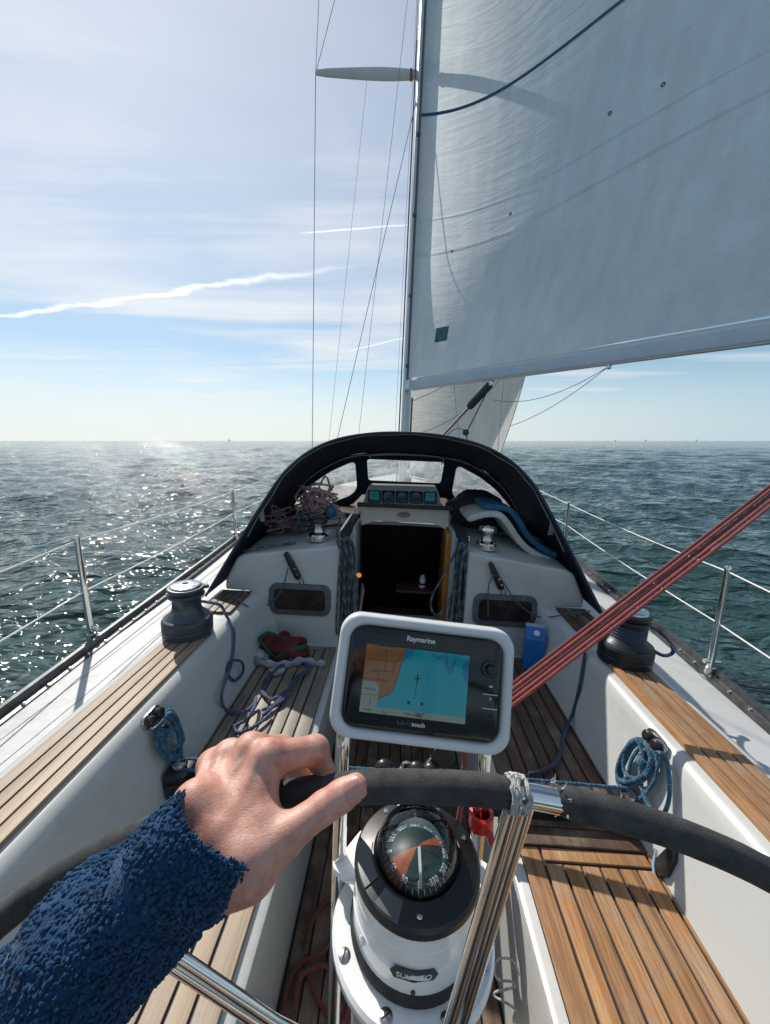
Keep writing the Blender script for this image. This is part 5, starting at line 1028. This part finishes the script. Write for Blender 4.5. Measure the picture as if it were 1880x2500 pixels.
cam_cleat((-.792, 1.04, .715), (0, 1, 0), tuple(eyL), tuple(ezL), 'steel cam cleat above the blue coil on the port coaming')
cam_cleat((.792, 1.075, .715), (0, -1, 0), tuple(eyR), tuple(ezR), 'steel cam cleat above the blue coil on the starboard coaming')
# clam cleats on the bulkheads
def clam(c, ang, label):
    t = thing('clam_cleat', label, 'cleat', tuple(c), 'black cleats on the bulkheads'); c = V(*c); ca, sa = math.cos(ang), math.sin(ang)
    f_ = lambda a, b, h: c + V(a * ca - b * sa, -h, a * sa + b * ca)
    mb = MB(); mb.prism([(-.018, -.07), (-.012, -.082), (.012, -.082), (.018, -.07), (.017, .02), (.013, .075), (.006, .084), (-.006, .084), (-.013, .075), (-.017, .02)], 0, .022, f_); mb.build('body', BLACKP, t, bevel=.004)
    mb = MB(); mb.prism([(-.004, -.06), (.004, -.06), (.003, .07), (-.003, .07)], .0215, .0232, f_); mb.build('groove', CAULK, t)
    for b in (-.055, -.02):
        mb = MB(); mb.lathe([(.0045, 0), (.0045, .002), (.0001, .0025)], f_(.008, b, .022), 10, frame_from((0, -1, 0))); mb.build('screw', STEEL, t)
    for s_ in (-1, 1):
        mb = MB(); mb.tube(cr([f_(s_ * .004, -.078, .01), f_(s_ * .014, -.11, .006) + V(0, 0, 0), c + V(.012 + s_ * .012, -.006, -.15)], 5), .002, 6); mb.build('lanyard', R_BLACK, t)
clam((-.605, 2.005, .905), rad(27), 'black cleat with lanyard above the port bulkhead window'); clam((.50, 2.005, .905), rad(27), 'black cleat with lanyard above the starboard bulkhead window')
# hanks of halyard tail hanging beside the companionway
def hank(name, label, xs, ys, ztop_, zbot, n, seed, sgn):
    g = np.random.default_rng(seed); pts = []
    for k in range(n):
        x = xs[0] + (xs[1] - xs[0]) * g.random(); y = ys[0] + (ys[1] - ys[0]) * g.random(); zb = zbot + .16 * g.random(); zt = ztop_ + .02 * g.random(); x2 = x + sgn * .02 * g.random()
        pts += [V(x + sgn * .02, y + .02, zt), V(x, y - .01, zt - .06), V(x2 + g.normal() * .008, y, (zt + zb) / 2 + .08), V(x2 + g.normal() * .012, y, zb + .05), V(x2 + .012, y + .004, zb), V(x2 + .026, y + .006, zb + .05), V(x2 + .026 + g.normal() * .01, y + .01, (zt + zb) / 2), V(x + .02, y + .01, zt - .05)]
    mb = MB(); mb.tube(cr(pts, 5), .0062, 8); return tag(mb.build(name, R_DARK, None, base=(xs[0], ys[0], zbot)), label, 'rope', 'halyard tails beside the companionway')
hank('rope_hank', 'hank of dark flecked rope hanging on the left of the companionway', (-.345, -.30), (1.99, 2.12), 1.045, .40, 11, 2, -1)
hank('rope_hank', 'hank of dark flecked rope hanging on the right of the companionway', (.285, .325), (2.0, 2.12), 1.045, .40, 10, 3, 1)
rope('halyard_tail', 'dark rope looping across the right edge of the companionway', [(.36, 2.28, 1.06), (.30, 2.10, 1.03), (.24, 2.02, .92), (.17, 2.0, .78), (.165, 2.0, .70), (.20, 2.0, .66), (.25, 2.0, .72), (.30, 2.02, .85)], .006, R_DARK)
rope('halyard_tail', 'dark rope running over the left companionway edge from the cabin top', [(-.42, 2.5, 1.08), (-.40, 2.25, 1.06), (-.37, 2.08, 1.05), (-.30, 2.0, .98), (-.26, 2.0, .86), (-.25, 2.02, .72), (-.26, 2.0, .55)], .006, R_DARK)
# tangles on the cabin top, port side
def tangle(name, label, c, sx, sy, sz, n, r, mat, seed, loops=.05):
    g = np.random.default_rng(seed); pts = []; a = 0
    for k in range(n):
        a += .9 + g.random() * .9; rr_ = loops * (.6 + .8 * g.random()); ctr = V(*c) + g.uniform(-1, 1, 3) * V(sx, sy, 0) * .6
        e = max(0, 1 - ((ctr[0] - c[0]) / sx) ** 2 - ((ctr[1] - c[1]) / sy) ** 2); z = c[2] + r + sz * e * (k / n) + .4 * sz * g.random() * e
        pts.append(V(ctr[0] * .5 + c[0] * .5 + rr_ * math.cos(a), ctr[1] * .5 + c[1] * .5 + rr_ * math.sin(a) * .8, z))
    mb = MB(); mb.tube(cr(pts, 5), r, 8); return tag(mb.build(name, mat, None, base=tuple(c)), label, 'rope', 'ropes piled under the sprayhood')
tangle('rope_pile', 'pale pink rope heaped on the cabin top under the left window', (-.58, 2.52, 1.045), .22, .14, .24, 130, .0068, R_PINK, 31, .075)
tangle('rope_pile', 'dark pink rope pile at the far left under the sprayhood', (-.78, 2.38, .985), .17, .14, .15, 80, .006, rope_mat('rope_mauve', (.22, .13, .13), (.38, .30, .30), .35), 33, .06)
tangle('rope_pile', 'black and grey rope heaped just behind the left cabin winch', (-.60, 2.32, 1.03), .16, .10, .08, 50, .0062, R_DARK, 35, .06)
tangle('rope_pile', 'white cord ends lying by the hatch rail, left side', (-.44, 2.55, 1.055), .07, .10, .04, 24, .005, R_WHITE, 37, .04)
mb = MB(); mb.lathe([(.001, 0), (.028, .0), (.036, .02), (.034, .05), (.022, .068), (.001, .074)], (-.475, 2.42, 1.10), 20); bc = mb.build('blue_float', M('teal_plastic', (.012, .12, .17), .45), None, base=(-.475, 2.42, 1.10)); tag(bc, 'small teal blue cap lying on the rope pile by the hatch', 'cap')
rope('lashing', 'twisted pale cord end lying on the port cabin shoulder', [(-.62, 2.12, 1.0), (-.70, 2.08, .995), (-.78, 2.06, .985), (-.86, 2.05, .965), (-.90, 2.06, .955)], .007, R_DARK)
# ------------------------------------------------------------------ gear stowed about
def lump(name, mat, c, rx, ry, rz, seed, amp=.18, n=26, parent=None, flat=True):
    g = np.random.default_rng(seed); ph = g.random((7, 3)) * 6.28; fr = g.integers(1, 5, (7, 2))
    def fn(a, b):
        th = a * 2 * math.pi; f_ = (b - .5) * math.pi; d_ = V(math.cos(f_) * math.cos(th), math.cos(f_) * math.sin(th), math.sin(f_)); k = 1 + sum(amp / (1 + j * .5) * math.sin(fr[j, 0] * th + ph[j, 0]) * math.cos(fr[j, 1] * f_ * 2 + ph[j, 1]) for j in range(7)) * math.cos(f_)
        p_ = V(*c) + d_ * V(rx, ry, rz) * k
        if flat: p_[2] = max(p_[2], c[2] - rz * .35)
        return p_
    mb = MB(); mb.grid(fn, n * 2, n); return mb.build(name, mat, parent, angle=70, merge=True, base=None if parent else tuple(c))
cl_ = thing('cloth_bundle', 'crumpled red and green cloth left on the port seat by the bulkhead', 'cloth', (-.64, 1.84, .465))
lump('red_fabric', M('red_fabric', (.10, .013, .016), .9, var=.4, vscale=14, bmp=.6, bscale=60, bdist=.01), (-.62, 1.86, .49), .12, .075, .075, 5, .22, 24, cl_); 
mb = MB(); mb.tube(cr([(-.735, 1.83, .55), (-.72, 1.80, .56), (-.69, 1.79, .53), (-.65, 1.78, .49), (-.62, 1.785, .475)], 6), .016, 8, flat=(.3, 1)); mb.tube(cr([(-.735, 1.84, .55), (-.70, 1.86, .57), (-.65, 1.86, .555), (-.60, 1.84, .55)], 6), .014, 8, flat=(.3, 1)); mb.tube(cr([(-.62, 1.79, .48), (-.56, 1.80, .51), (-.51, 1.83, .515), (-.49, 1.87, .49)], 6), .016, 8, flat=(.35, 1)); mb.build('green_webbing', M('green_webbing', (.018, .10, .035), .8, var=.25, vscale=30), cl_)
wt = thing('white_strap', 'twisted white cloth strap lying across the port seat', 'strap', (-.55, 1.74, .465))
mb = MB(); mb.tube(cr([(-.76, 1.80, .50), (-.72, 1.74, .49), (-.64, 1.715, .485), (-.56, 1.73, .48), (-.49, 1.765, .485), (-.42, 1.755, .478), (-.37, 1.76, .476)], 8), [.020 + .007 * math.sin(i * .9) for i in range(49)], 12, flat=(.45, 1)); mb.build('band', M('grey_white_cloth', (.34, .37, .39), .9, var=.3, vscale=30, bmp=.7, bscale=90, bdist=.006), wt)
lump('loose_end', bpy.data.materials['grey_white_cloth'], (-.73, 1.79, .485), .05, .05, .035, 8, .2, 14, wt); lump('loose_end', bpy.data.materials['grey_white_cloth'], (-.595, 1.685, .475), .035, .03, .012, 9, .2, 12, wt)
# drink carton
ct = thing('drink_carton', 'blue drink carton with white cap standing on the starboard seat', 'carton', (.69, 1.86, .465))
CB = M('carton_blue', (.012, .135, .42), .35, var=.12, vscale=9); cc = V(.695, 1.865, .465); cx_, sx_ = math.cos(rad(-12)), math.sin(rad(-12))
cf = lambda x, y, z: cc + V(x * cx_ - y * sx_, x * sx_ + y * cx_ + .05 * z, z)
mb = MB(); w2, d2, h1, h2 = .048, .035, .165, .215
mb.add([cf(-w2, -d2, 0), cf(w2, -d2, 0), cf(w2, d2, 0), cf(-w2, d2, 0), cf(-w2, -d2, h1), cf(w2, -d2, h1), cf(w2, d2, h1), cf(-w2, d2, h1), cf(-w2, .012, h2), cf(w2, .012, h2), cf(w2, .016, h2), cf(-w2, .016, h2)], [(0, 3, 2, 1), (0, 1, 5, 4), (1, 2, 6, 5), (2, 3, 7, 6), (3, 0, 4, 7), (4, 5, 9, 8), (6, 7, 11, 10), (5, 6, 10, 9), (7, 4, 8, 11), (8, 9, 10, 11)]); mb.build('body', CB, ct, bevel=.002, angle=20)
mb = MB(); mb.add([cf(-w2 - .0, .010, h2 - .004), cf(w2, .010, h2 - .004), cf(w2, .010, h2 + .012), cf(-w2, .010, h2 + .012), cf(-w2, .017, h2 - .004), cf(w2, .017, h2 - .004), cf(w2, .017, h2 + .012), cf(-w2, .017, h2 + .012)], [(0, 1, 2, 3), (5, 4, 7, 6), (3, 2, 6, 7), (0, 4, 5, 1), (1, 5, 6, 2), (4, 0, 3, 7)]); mb.build('top_fin', M('carton_pale', (.42, .50, .58), .4), ct)
cn = V(0, -.72, .69); mb = MB(); mb.lathe([(.0155, 0), (.0155, .009), (.0145, .011), (.0001, .011)], cf(.004, -.013, .188), 20, frame_from(cn)); mb.build('cap', M('carton_cap', (.62, .66, .70), .4), ct)
# cushions and bag under the sprayhood, starboard
def slab(name, label, prof, th, y0, y1, mat, r=.012, dy=.0):
    P_ = cr([(a, 0, b) for a, b in prof], 6); m_ = len(P_); mb = MB(); T = np.gradient(P_, axis=0); T /= np.linalg.norm(T, axis=1, keepdims=True); N = np.stack([-T[:, 2], T[:, 1] * 0, T[:, 0]], 1); sec = rrect(y1 - y0, th, min(r, th * .45), 4); vs_ = []
    for i in range(m_):
        e = .55 if i in (0, m_ - 1) else 1
        for a, b in sec: vs_.append(P_[i] + V(0, (y0 + y1) / 2 + a * (1 if e == 1 else .96) + dy * i / m_, 0) + N[i] * b * e)
    k = len(sec); F = [(i * k + j, i * k + (j + 1) % k, (i + 1) * k + (j + 1) % k, (i + 1) * k + j) for i in range(m_ - 1) for j in range(k)] + [tuple(range(k - 1, -1, -1)), tuple((m_ - 1) * k + j for j in range(k))]
    mb.add(vs_, F); return tag(mb.build(name, mat, None, base=(prof[0][0], y0, prof[0][1]), angle=60), label, 'cushion', 'cushions stowed under the sprayhood')
CUW = M('cushion_cream', (.52, .54, .50), .85, var=.14, vscale=10, bmp=.3, bscale=120, bdist=.003); CUB = M('cushion_blue', (.022, .125, .215), .85, var=.2, vscale=10, bmp=.3, bscale=120, bdist=.003)
slab('seat_cushion', 'folded cream foam cushion leaning behind the chrome cabin winch', [(.37, 1.155), (.46, 1.19), (.545, 1.195), (.60, 1.15), (.655, 1.075), (.72, 1.01), (.80, .965), (.86, .945)], .038, 2.24, 2.60, CUW, dy=-.06)
slab('seat_cushion', 'blue foam cushion tucked behind the cream cushion under the sprayhood', [(.46, 1.235), (.60, 1.228), (.67, 1.165), (.72, 1.09), (.79, 1.025), (.86, .985), (.90, .972)], .036, 2.26, 2.62, CUB, dy=-.06)
bg_ = lump('bag', M('bag_black', (.016, .019, .026), .8, var=.3, vscale=8, bmp=.5, bscale=40, bdist=.012), (.50, 2.66, 1.10), .21, .16, .19, 12, .08, 26); tag(bg_, 'dark bag bundled under the right window of the sprayhood', 'bag')
# horn cleat on the starboard coaming, items below deck
hc = thing('horn_cleat', 'black fairlead with steel pin low on the starboard coaming', 'cleat', (.735, .885, .47)); A_ = np.stack([V(0, -1, 0), eyR, ezR], 1)
f_ = lambda a, b, h: V(.737, .888, .50) + A_ @ V(a, b, h)
mb = MB(); mb.prism([(-.022, -.035), (.010, -.045), (.024, -.02), (.022, .03), (.008, .058), (-.004, .055), (-.012, .02)], 0, .020, f_); mb.build('body', BLACKP, hc, bevel=.006)
mb = MB(); mb.tube([f_(-.03, .0, .016), f_(-.015, -.035, .02), f_(.002, -.05, .02)], .005, 8); mb.build('pin', STEEL, hc)
bt = thing('water_bottle', 'small white and black bottle standing in the dark companionway', 'bottle', (.155, 2.63, .575)); 
mb = MB(); mb.lathe([(.022, 0), (.023, .02), (.0225, .06), (.020, .065)], (.157, 2.63, .575), 18); mb.build('body', M('bottle_white', (.75, .75, .73), .4), bt)
mb = MB(); mb.lathe([(.0233, .018), (.0236, .022), (.0236, .030), (.0233, .034)], (.157, 2.63, .575), 18, cap=False); mb.build('stripe', BLACKP, bt); mb = MB(); mb.lathe([(.019, .065), (.016, .085), (.010, .09), (.0001, .09)], (.157, 2.63, .575), 16); mb.build('lid', M('bottle_lid', (.6, .6, .6), .4), bt)
MB().box((0.10, 2.62, .565), (.26, .16, .018)).build('shelf', DARKIN, comp, bevel=.003)
MB().box((-.262, 2.40, .55), (.012, .10, .20), (0, .12, .2)).build('side_panel', M('panel_grey', (.34, .36, .34), .6), comp)
lp_ = MB(); lp_.lathe([(.014, 0), (.016, .004), (.014, .010), (.0001, .011)], (-.268, 2.30, .76), 14, frame_from((0, -1, 0))); lp_.build('amber_lamp', emit('amber_light', (.8, .25, .02), .8), comp)
# ------------------------------------------------------------------ the hand on the wheel: one continuous skin, built from a blended distance field
def rcone(P_, a, b, r1, r2):
    a = np.array(a, np.float32); b = np.array(b, np.float32); ba = b - a; L2 = ba @ ba; t = np.clip(((P_ - a) @ ba) / L2, 0, 1); return np.linalg.norm(P_ - a - t[..., None] * ba, axis=-1) - (r1 + (r2 - r1) * t)
def smin(a, b, k): h_ = np.clip(.5 + .5 * (b - a) / k, 0, 1); return b + (a - b) * h_ - k * h_ * (1 - h_)
def surface_nets(f, lo, h_):
    nx, ny, nz = f.shape; s_ = f < 0; idx = -np.ones((nx - 1, ny - 1, nz - 1), dtype=np.int64); cs = [(i, j, k) for i in (0, 1) for j in (0, 1) for k in (0, 1)]
    sub = lambda A, c: A[c[0]:nx - 1 + c[0], c[1]:ny - 1 + c[1], c[2]:nz - 1 + c[2]]
    cnt = sum(sub(s_, c).astype(int) for c in cs); act = (cnt > 0) & (cnt < 8); n = act.sum(); idx[act] = np.arange(n); acc = np.zeros((n, 3)); num = np.zeros(n)
    for a in range(8):
        for b in range(a + 1, 8):
            ca, cb = cs[a], cs[b]
            if sum(abs(x - y) for x, y in zip(ca, cb)) != 1: continue
            fa, fb = sub(f, ca)[act], sub(f, cb)[act]; m_ = (fa < 0) != (fb < 0); t = np.where(m_, fa / np.where(fa == fb, 1, fa - fb), 0); p_ = np.array(ca)[None] + t[:, None] * (np.array(cb) - np.array(ca))[None]; acc[m_] += p_[m_]; num[m_] += 1
    co = (np.argwhere(act) + acc / num[:, None]) * h_ + lo; Q = []
    for ax in range(3):
        o = [0, 0, 0]; o[ax] = 1; A = s_[:nx - o[0], :ny - o[1], :nz - o[2]]; B = s_[o[0]:, o[1]:, o[2]:]; e = np.argwhere(A != B); fl = A[tuple(e.T)]; u, v = [(1, 2), (2, 0), (0, 1)][ax]
        ok = (e[:, u] > 0) & (e[:, v] > 0) & (e[:, u] < f.shape[u] - 1) & (e[:, v] < f.shape[v] - 1); e = e[ok]; fl = fl[ok]
        du = np.zeros(3, int); du[u] = 1; dv = np.zeros(3, int); dv[v] = 1; q = np.stack([idx[tuple((e - du - dv).T)], idx[tuple((e - dv).T)], idx[tuple(e.T)], idx[tuple((e - du).T)]], 1); q[~fl] = q[~fl][:, ::-1]; Q.append(q)
    return co, np.concatenate(Q)
def build_hand():
    K = {k: [np.array(p) for p in D[k]] for k in ('index', 'middle', 'ring', 'little', 'thumb', 'wrist', 'heelR', 'heelL', 'web', 'sleeve')}
    lo = np.array((-.262, .165, 1.205)); hi = np.array((-.045, .350, 1.372)); h_ = .0014
    g = [np.arange(lo[i], hi[i], h_) for i in range(3)]; X = np.stack(np.meshgrid(*g, indexing='ij'), -1).astype(np.float32)
    mc = (K['index'][1] + K['little'][1]) / 2; dv = mc - K['wrist'][0]; dv /= np.linalg.norm(dv); lat = K['little'][1] - K['index'][1]; dor = np.cross(lat, dv); dor /= np.linalg.norm(dor); dor = dor if dor[2] > 0 else -dor
    f = None
    for nm, rb, rm in (('index', .0135, .0128), ('middle', .0135, .0128), ('ring', .0130, .0118), ('little', .0125, .0108)):
        a, b = K[nm][0], K[nm][1]; d_ = rcone(X, a - dor * .002, b - dor * .001, rb, rm); f = d_ if f is None else smin(f, d_, .014)
    f = smin(f, rcone(X, K['wrist'][0] - dor * .004, (K['middle'][1] + K['ring'][0]) / 2 - dor * .010, .020, .012), .014)            # palm
    f = smin(f, rcone(X, K['heelL'][0], K['wrist'][1] + (K['heelL'][0] - K['wrist'][0]) * .55, .0150, .0165), .016)
    f = smin(f, rcone(X, K['heelR'][0], K['wrist'][1] + (K['heelR'][0] - K['wrist'][0]) * .5, .0190, .0165), .016)
    f = smin(f, rcone(X, K['wrist'][1], K['wrist'][2], .026, .027), .016)
    th = K['thumb']
    t_ = rcone(X, th[0], th[1], .0185, .0138); t_ = smin(t_, rcone(X, th[1], th[2], .0132, .0108), .006)
    t_ = smin(t_, rcone(X, th[2], th[2] + (th[3] - th[2]) * .6, .0112, .0108), .004); t_ = smin(t_, rcone(X, th[2] + (th[3] - th[2]) * .5, th[3], .0108, .0092), .004)
    f = smin(f, t_, .012)
    f = smin(f, rcone(X, K['web'][1], K['index'][1] * .6 + K['index'][0] * .4 - dor * .004, .014, .012), .010)                        # muscle beside the thumb
    for nm, r_ in (('index', (.0128, .0118, .0098, .0085)), ('middle', (.0128, .0118, .0098, .0085)), ('ring', (.0120, .0110, .0092, .008)), ('little', (.0108, .0095, .0082, .0072))):
        p_ = K[nm]; e = None
        for i in (1, 2, 3):
            q = rcone(X, p_[i], p_[i + 1], r_[i - 1], r_[i]); e = q if e is None else smin(e, q, .003)
        f = smin(f, e, .007)
        f = smin(f, rcone(X, p_[1] + dor * .0035, p_[1] + dor * .0036, .0098, .0098), .007)                                            # knuckle
        f = smin(f, rcone(X, p_[2] + dor * .0015, p_[2] + dor * .0016, r_[1] * .92, r_[1] * .92), .004)
        a, b = p_[0] + dor * .0115, p_[1] + dor * .0112; f = smin(f, rcone(X, a + (b - a) * .35, b - (b - a) * .10, .0012, .0026), .006)  # tendon
    for a, b in ((((K['middle'][0] + K['ring'][0]) / 2 + dor * .0125), ((K['middle'][1] + K['index'][1]) / 2 + dor * .0085)), ((K['ring'][0] + dor * .012), ((K['ring'][1] + K['little'][1]) / 2 + dor * .008))):
        m_ = (a + b) / 2 + lat / np.linalg.norm(lat) * .005; f = smin(f, rcone(X, a, m_, .0012, .0014), .0035); f = smin(f, rcone(X, m_, b, .0014, .0012), .0035)
    camp = V(.02, .0, 1.6); vt = camp - th[2]; vt /= np.linalg.norm(vt); ta = th[3] - th[2]; ta /= np.linalg.norm(ta); sd = np.cross(ta, vt); sd /= np.linalg.norm(sd); vt = np.cross(sd, ta)
    # the rim presses into the palm: keep skin out of the grip
    rimd = np.linalg.norm(np.stack([np.hypot((X - WC) @ WE1, (X - WC) @ WE2) - WR, (X - WC) @ np.cross(WE1, WE2)], -1), axis=-1) - .0121; f = -smin(-f, rimd, .002)
    co, q = surface_nets(f, lo, h_)
    me = bpy.data.meshes.new('person'); base = K['wrist'][0]; me.from_pydata([tuple(p) for p in (co - base)], [], [tuple(int(i) for i in r_) for r_ in q]); me.polygons.foreach_set('use_smooth', np.ones(len(me.polygons), dtype=bool))
    m, nt, out = new_mat('skin'); p = nn(nt, 'ShaderNodeBsdfPrincipled'); lk(nt, p.outputs[0], out.inputs[0]); v = objco(nt)
    n1 = noise(nt, v, 38, 5, .6, .6); n2 = noise(nt, v, 220, 4, .6); n3 = noise(nt, v, 95, 3, .6)
    c_ = ramp(nt, n1, [(.28, (.42, .175, .13)), (.5, (.53, .275, .21)), (.72, (.61, .36, .285))]); c_ = mixc(nt, .55, c_, ramp(nt, n3, [(.3, (.82, .70, .66)), (.6, (1.05, 1.02, 1.0))]), 'MULTIPLY'); c_ = mixc(nt, .4, c_, ramp(nt, n2, [(.3, (.78, .68, .62)), (.55, (1.05, 1.03, 1.02))]), 'MULTIPLY')
    lk(nt, c_, p.inputs['Base Color']); p.inputs['Roughness'].default_value = .46; p.inputs['Subsurface Weight'].default_value = .18; p.inputs['Subsurface Radius'].default_value = (.006, .0022, .0012); p.inputs['Subsurface Scale'].default_value = .6
    vo = nn(nt, 'ShaderNodeTexVoronoi', feature='DISTANCE_TO_EDGE'); vo.inputs['Scale'].default_value = 620; lk(nt, v, vo.inputs['Vector']); vo2 = nn(nt, 'ShaderNodeTexVoronoi', feature='DISTANCE_TO_EDGE'); vo2.inputs['Scale'].default_value = 210; mpp = nn(nt, 'ShaderNodeMapping'); mpp.inputs['Scale'].default_value = (1, 1.8, .8); lk(nt, v, mpp.inputs[0]); lk(nt, mpp.outputs[0], vo2.inputs['Vector'])
    hh = math_n(nt, 'ADD', math_n(nt, 'MINIMUM', vo.outputs['Distance'], .12), math_n(nt, 'MULTIPLY', math_n(nt, 'MINIMUM', vo2.outputs['Distance'], .10), 1.6)); lk(nt, bump(nt, math_n(nt, 'ADD', hh, math_n(nt, 'MULTIPLY', n3, .5)), .38, .0011), p.inputs['Normal'])
    me.materials.append(m); o = put('person', me, None, tuple(base)); tag(o, 'bare left hand in blue fleece sleeve gripping the wheel rim', 'person'); o['_base'] = [float(x) for x in base]
    # thumb nail
    nm = MB(); ax = ta; cN = th[3] + ta * .0005; nv = vt * .97 + sd * .20; nv -= ax * (nv @ ax); nv /= np.linalg.norm(nv); ns = np.cross(ax, nv)
    def nail(a, b):
        u = (a - .5) * 2; l_ = -.0085 + .0165 * b; w_ = (1 - .18 * abs(2 * b - 1) ** 3) * (.86 if b > .9 else 1) * (.92 if b < .1 else 1); an = u * rad(58) * w_; r_ = .0114 - .0018 * b
        return cN - base + ax * (l_ - .0018 * u * u * (1 if b > .5 else -.6)) + r_ * (math.cos(an) * nv + math.sin(an) * ns) + nv * (.0006 - .0010 * (1 if abs(u) == 1 or b in (0, 1) else 0))
    nm.grid(nail, 14, 10); nm.build('thumb_nail', M('nail', (.52, .25, .20), .28, var=.12, vscale=120, coat=.2), o, base=(0, 0, 0))
    return o, base, K
person, PB, HK = build_hand()
# ------------------------------------------------------------------ the fleece sleeve: cloth tube with folds, covered in curled tufts
def build_sleeve():
    pts = cr(D['sleeve'][1:] + [(-.30, .06, 1.19), (-.26, -.08, 1.33)], 10); m_ = len(pts); T = np.gradient(pts, axis=0); T /= np.linalg.norm(T, axis=1, keepdims=True); g = np.random.default_rng(14)
    L = np.concatenate([[0], np.cumsum(np.linalg.norm(np.diff(pts, axis=0), axis=1))]); N = np.cross(T[0], V(0, 0, 1)); N /= np.linalg.norm(N); fr = []
    for i in range(m_): N = N - T[i] * (N @ T[i]); N /= np.linalg.norm(N); fr.append((N.copy(), np.cross(T[i], N)))
    n_ = 64
    def rad_(l, an): 
        r_ = np.interp(l, [0, .008, .03, .036, .044, .08, .14, .22, .4], [.0385, .0398, .0402, .0378, .0392, .0425, .0462, .050, .056])
        fold = .0058 * math.sin(l * 95 + 2.2 * math.sin(an + .6) + 1.0) * (1 if l > .045 else 0) * (.5 + .5 * math.sin(an * 1.0 + 2.4)) + .002 * math.sin(3 * an + l * 40)
        return r_ + fold
    dt_ = V(.62, -.25, -.74); an0 = math.atan2(dt_ @ fr[0][1], dt_ @ fr[0][0])
    def off(l, an): return -(.005 + .021 * (.5 + .5 * math.cos(an - an0)) ** 1.3) * max(0, 1 - l / .075)
    def P_(i, an): l = L[i]; r_ = rad_(l, an); return pts[i] + T[i] * off(l, an) + r_ * (math.cos(an) * fr[i][0] * .98 + math.sin(an) * fr[i][1] * 1.02)
    mb = MB(); vs_ = [P_(i, 2 * math.pi * k / n_) for i in range(m_) for k in range(n_)]; F = [(i * n_ + k, i * n_ + (k + 1) % n_, (i + 1) * n_ + (k + 1) % n_, (i + 1) * n_ + k) for i in range(m_ - 1) for k in range(n_)]
    b0 = len(vs_); vs_ += [pts[0] + .80 * (P_(0, 2 * math.pi * k / n_) - pts[0]) for k in range(n_)]; vs_ += [pts[2] + .78 * (P_(2, 2 * math.pi * k / n_) - pts[2]) for k in range(n_)]
    F += [(k, b0 + k, b0 + (k + 1) % n_, (k + 1) % n_) for k in range(n_)] + [(b0 + k, b0 + n_ + k, b0 + n_ + (k + 1) % n_, b0 + (k + 1) % n_) for k in range(n_)]
    F.append(tuple((m_ - 1) * n_ + k for k in range(n_)))
    mb.add([v - PB for v in vs_], F); FL = M('fleece', (.008, .046, .120), .95, var=.25, vscale=40, bmp=.6, bscale=500, bdist=.002, sheen=.25, spec=.1); sl_ = mb.build('sleeve', FL, person, angle=80, base=(0, 0, 0))
    # tufts
    ico = bmesh.new(); bmesh.ops.create_icosphere(ico, subdivisions=2, radius=1); iv = np.array([v.co[:] for v in ico.verts]); fi = np.array([[v.index for v in f.verts] for f in ico.faces]); ico.free()
    VV, FF = [], []; cnt = 0; tgt = 9000; lm = .235
    for k in range(tgt):
        l = lm * ((k + .5 + .6 * g.normal()) / tgt) - .002; an = (k * 2.399963 + .05 * g.normal()) % (2 * math.pi); i = int(np.searchsorted(L, max(l, 0))); i = min(max(i, 1), m_ - 1); t = (max(l, 0) - L[i - 1]) / (L[i] - L[i - 1]); c_ = pts[i - 1] * (1 - t) + pts[i] * t; r_ = rad_(max(l, 0), an); d_ = math.cos(an) * fr[i][0] + math.sin(an) * fr[i][1]
        s_ = .00125 * (.75 + .55 * g.random()) * (1 + .18 * math.sin(l * 150 + 3 * math.sin(an * 2)) * math.sin(an * 5 + l * 60)) * (.55 if .033 < l < .042 else 1); A_ = frame_from(d_ + g.normal(size=3) * .35); sc = np.array((s_ * (.85 + .3 * g.random()), s_ * (.85 + .3 * g.random()), s_ * (1.0 + .7 * g.random())))
        wob = 1 + .28 * np.sin(iv @ (g.normal(size=3) * 3) + g.random() * 6); v = (iv * wob[:, None] * sc) @ A_.T + c_ + T[i] * off(max(l, 0), an) + d_ * (r_ + s_ * .35) - PB; VV.append(v); FF.append(fi + cnt); cnt += len(v)
    for k in range(700):                                   # frayed pile along the cuff edge
        an = g.random() * 2 * math.pi; d_ = math.cos(an) * fr[0][0] + math.sin(an) * fr[0][1]; s_ = .0012 * (.6 + .8 * g.random()); A_ = frame_from(-T[0] * 1.0 + d_ * (.4 + .5 * g.random()) + g.normal(size=3) * .35); v = (iv * np.array((s_ * .7, s_ * .7, s_ * 2.3))) @ A_.T + pts[0] + d_ * (rad_(0, an) - .001 - .004 * g.random()) + T[0] * (off(0, an) - .001 - .0015 * g.random()) - PB; VV.append(v); FF.append(fi + cnt); cnt += len(v)
    VV = np.concatenate(VV); FF = np.concatenate(FF); me = bpy.data.meshes.new('fleece_pile'); me.vertices.add(len(VV)); me.vertices.foreach_set('co', VV.astype(np.float32).ravel()); me.loops.add(FF.size); me.loops.foreach_set('vertex_index', FF.astype(np.int32).ravel()); me.polygons.add(len(FF)); me.polygons.foreach_set('loop_start', np.arange(0, FF.size, 3, dtype=np.int32)); me.polygons.foreach_set('loop_total', np.full(len(FF), 3, dtype=np.int32)); me.polygons.foreach_set('use_smooth', np.ones(len(FF), dtype=bool)); me.update()
    FT = M('fleece_tuft', (.010, .066, .160), .95, var=.45, vscale=160, bmp=.9, bscale=2200, bdist=.0012, sheen=.15, spec=.05); me.materials.append(FT); o = put('fleece_pile', me, sl_, (0, 0, 0)); o['kind'] = 'stuff'
build_sleeve()
for o in bpy.data.objects:
    if '_base' in o: del o['_base']
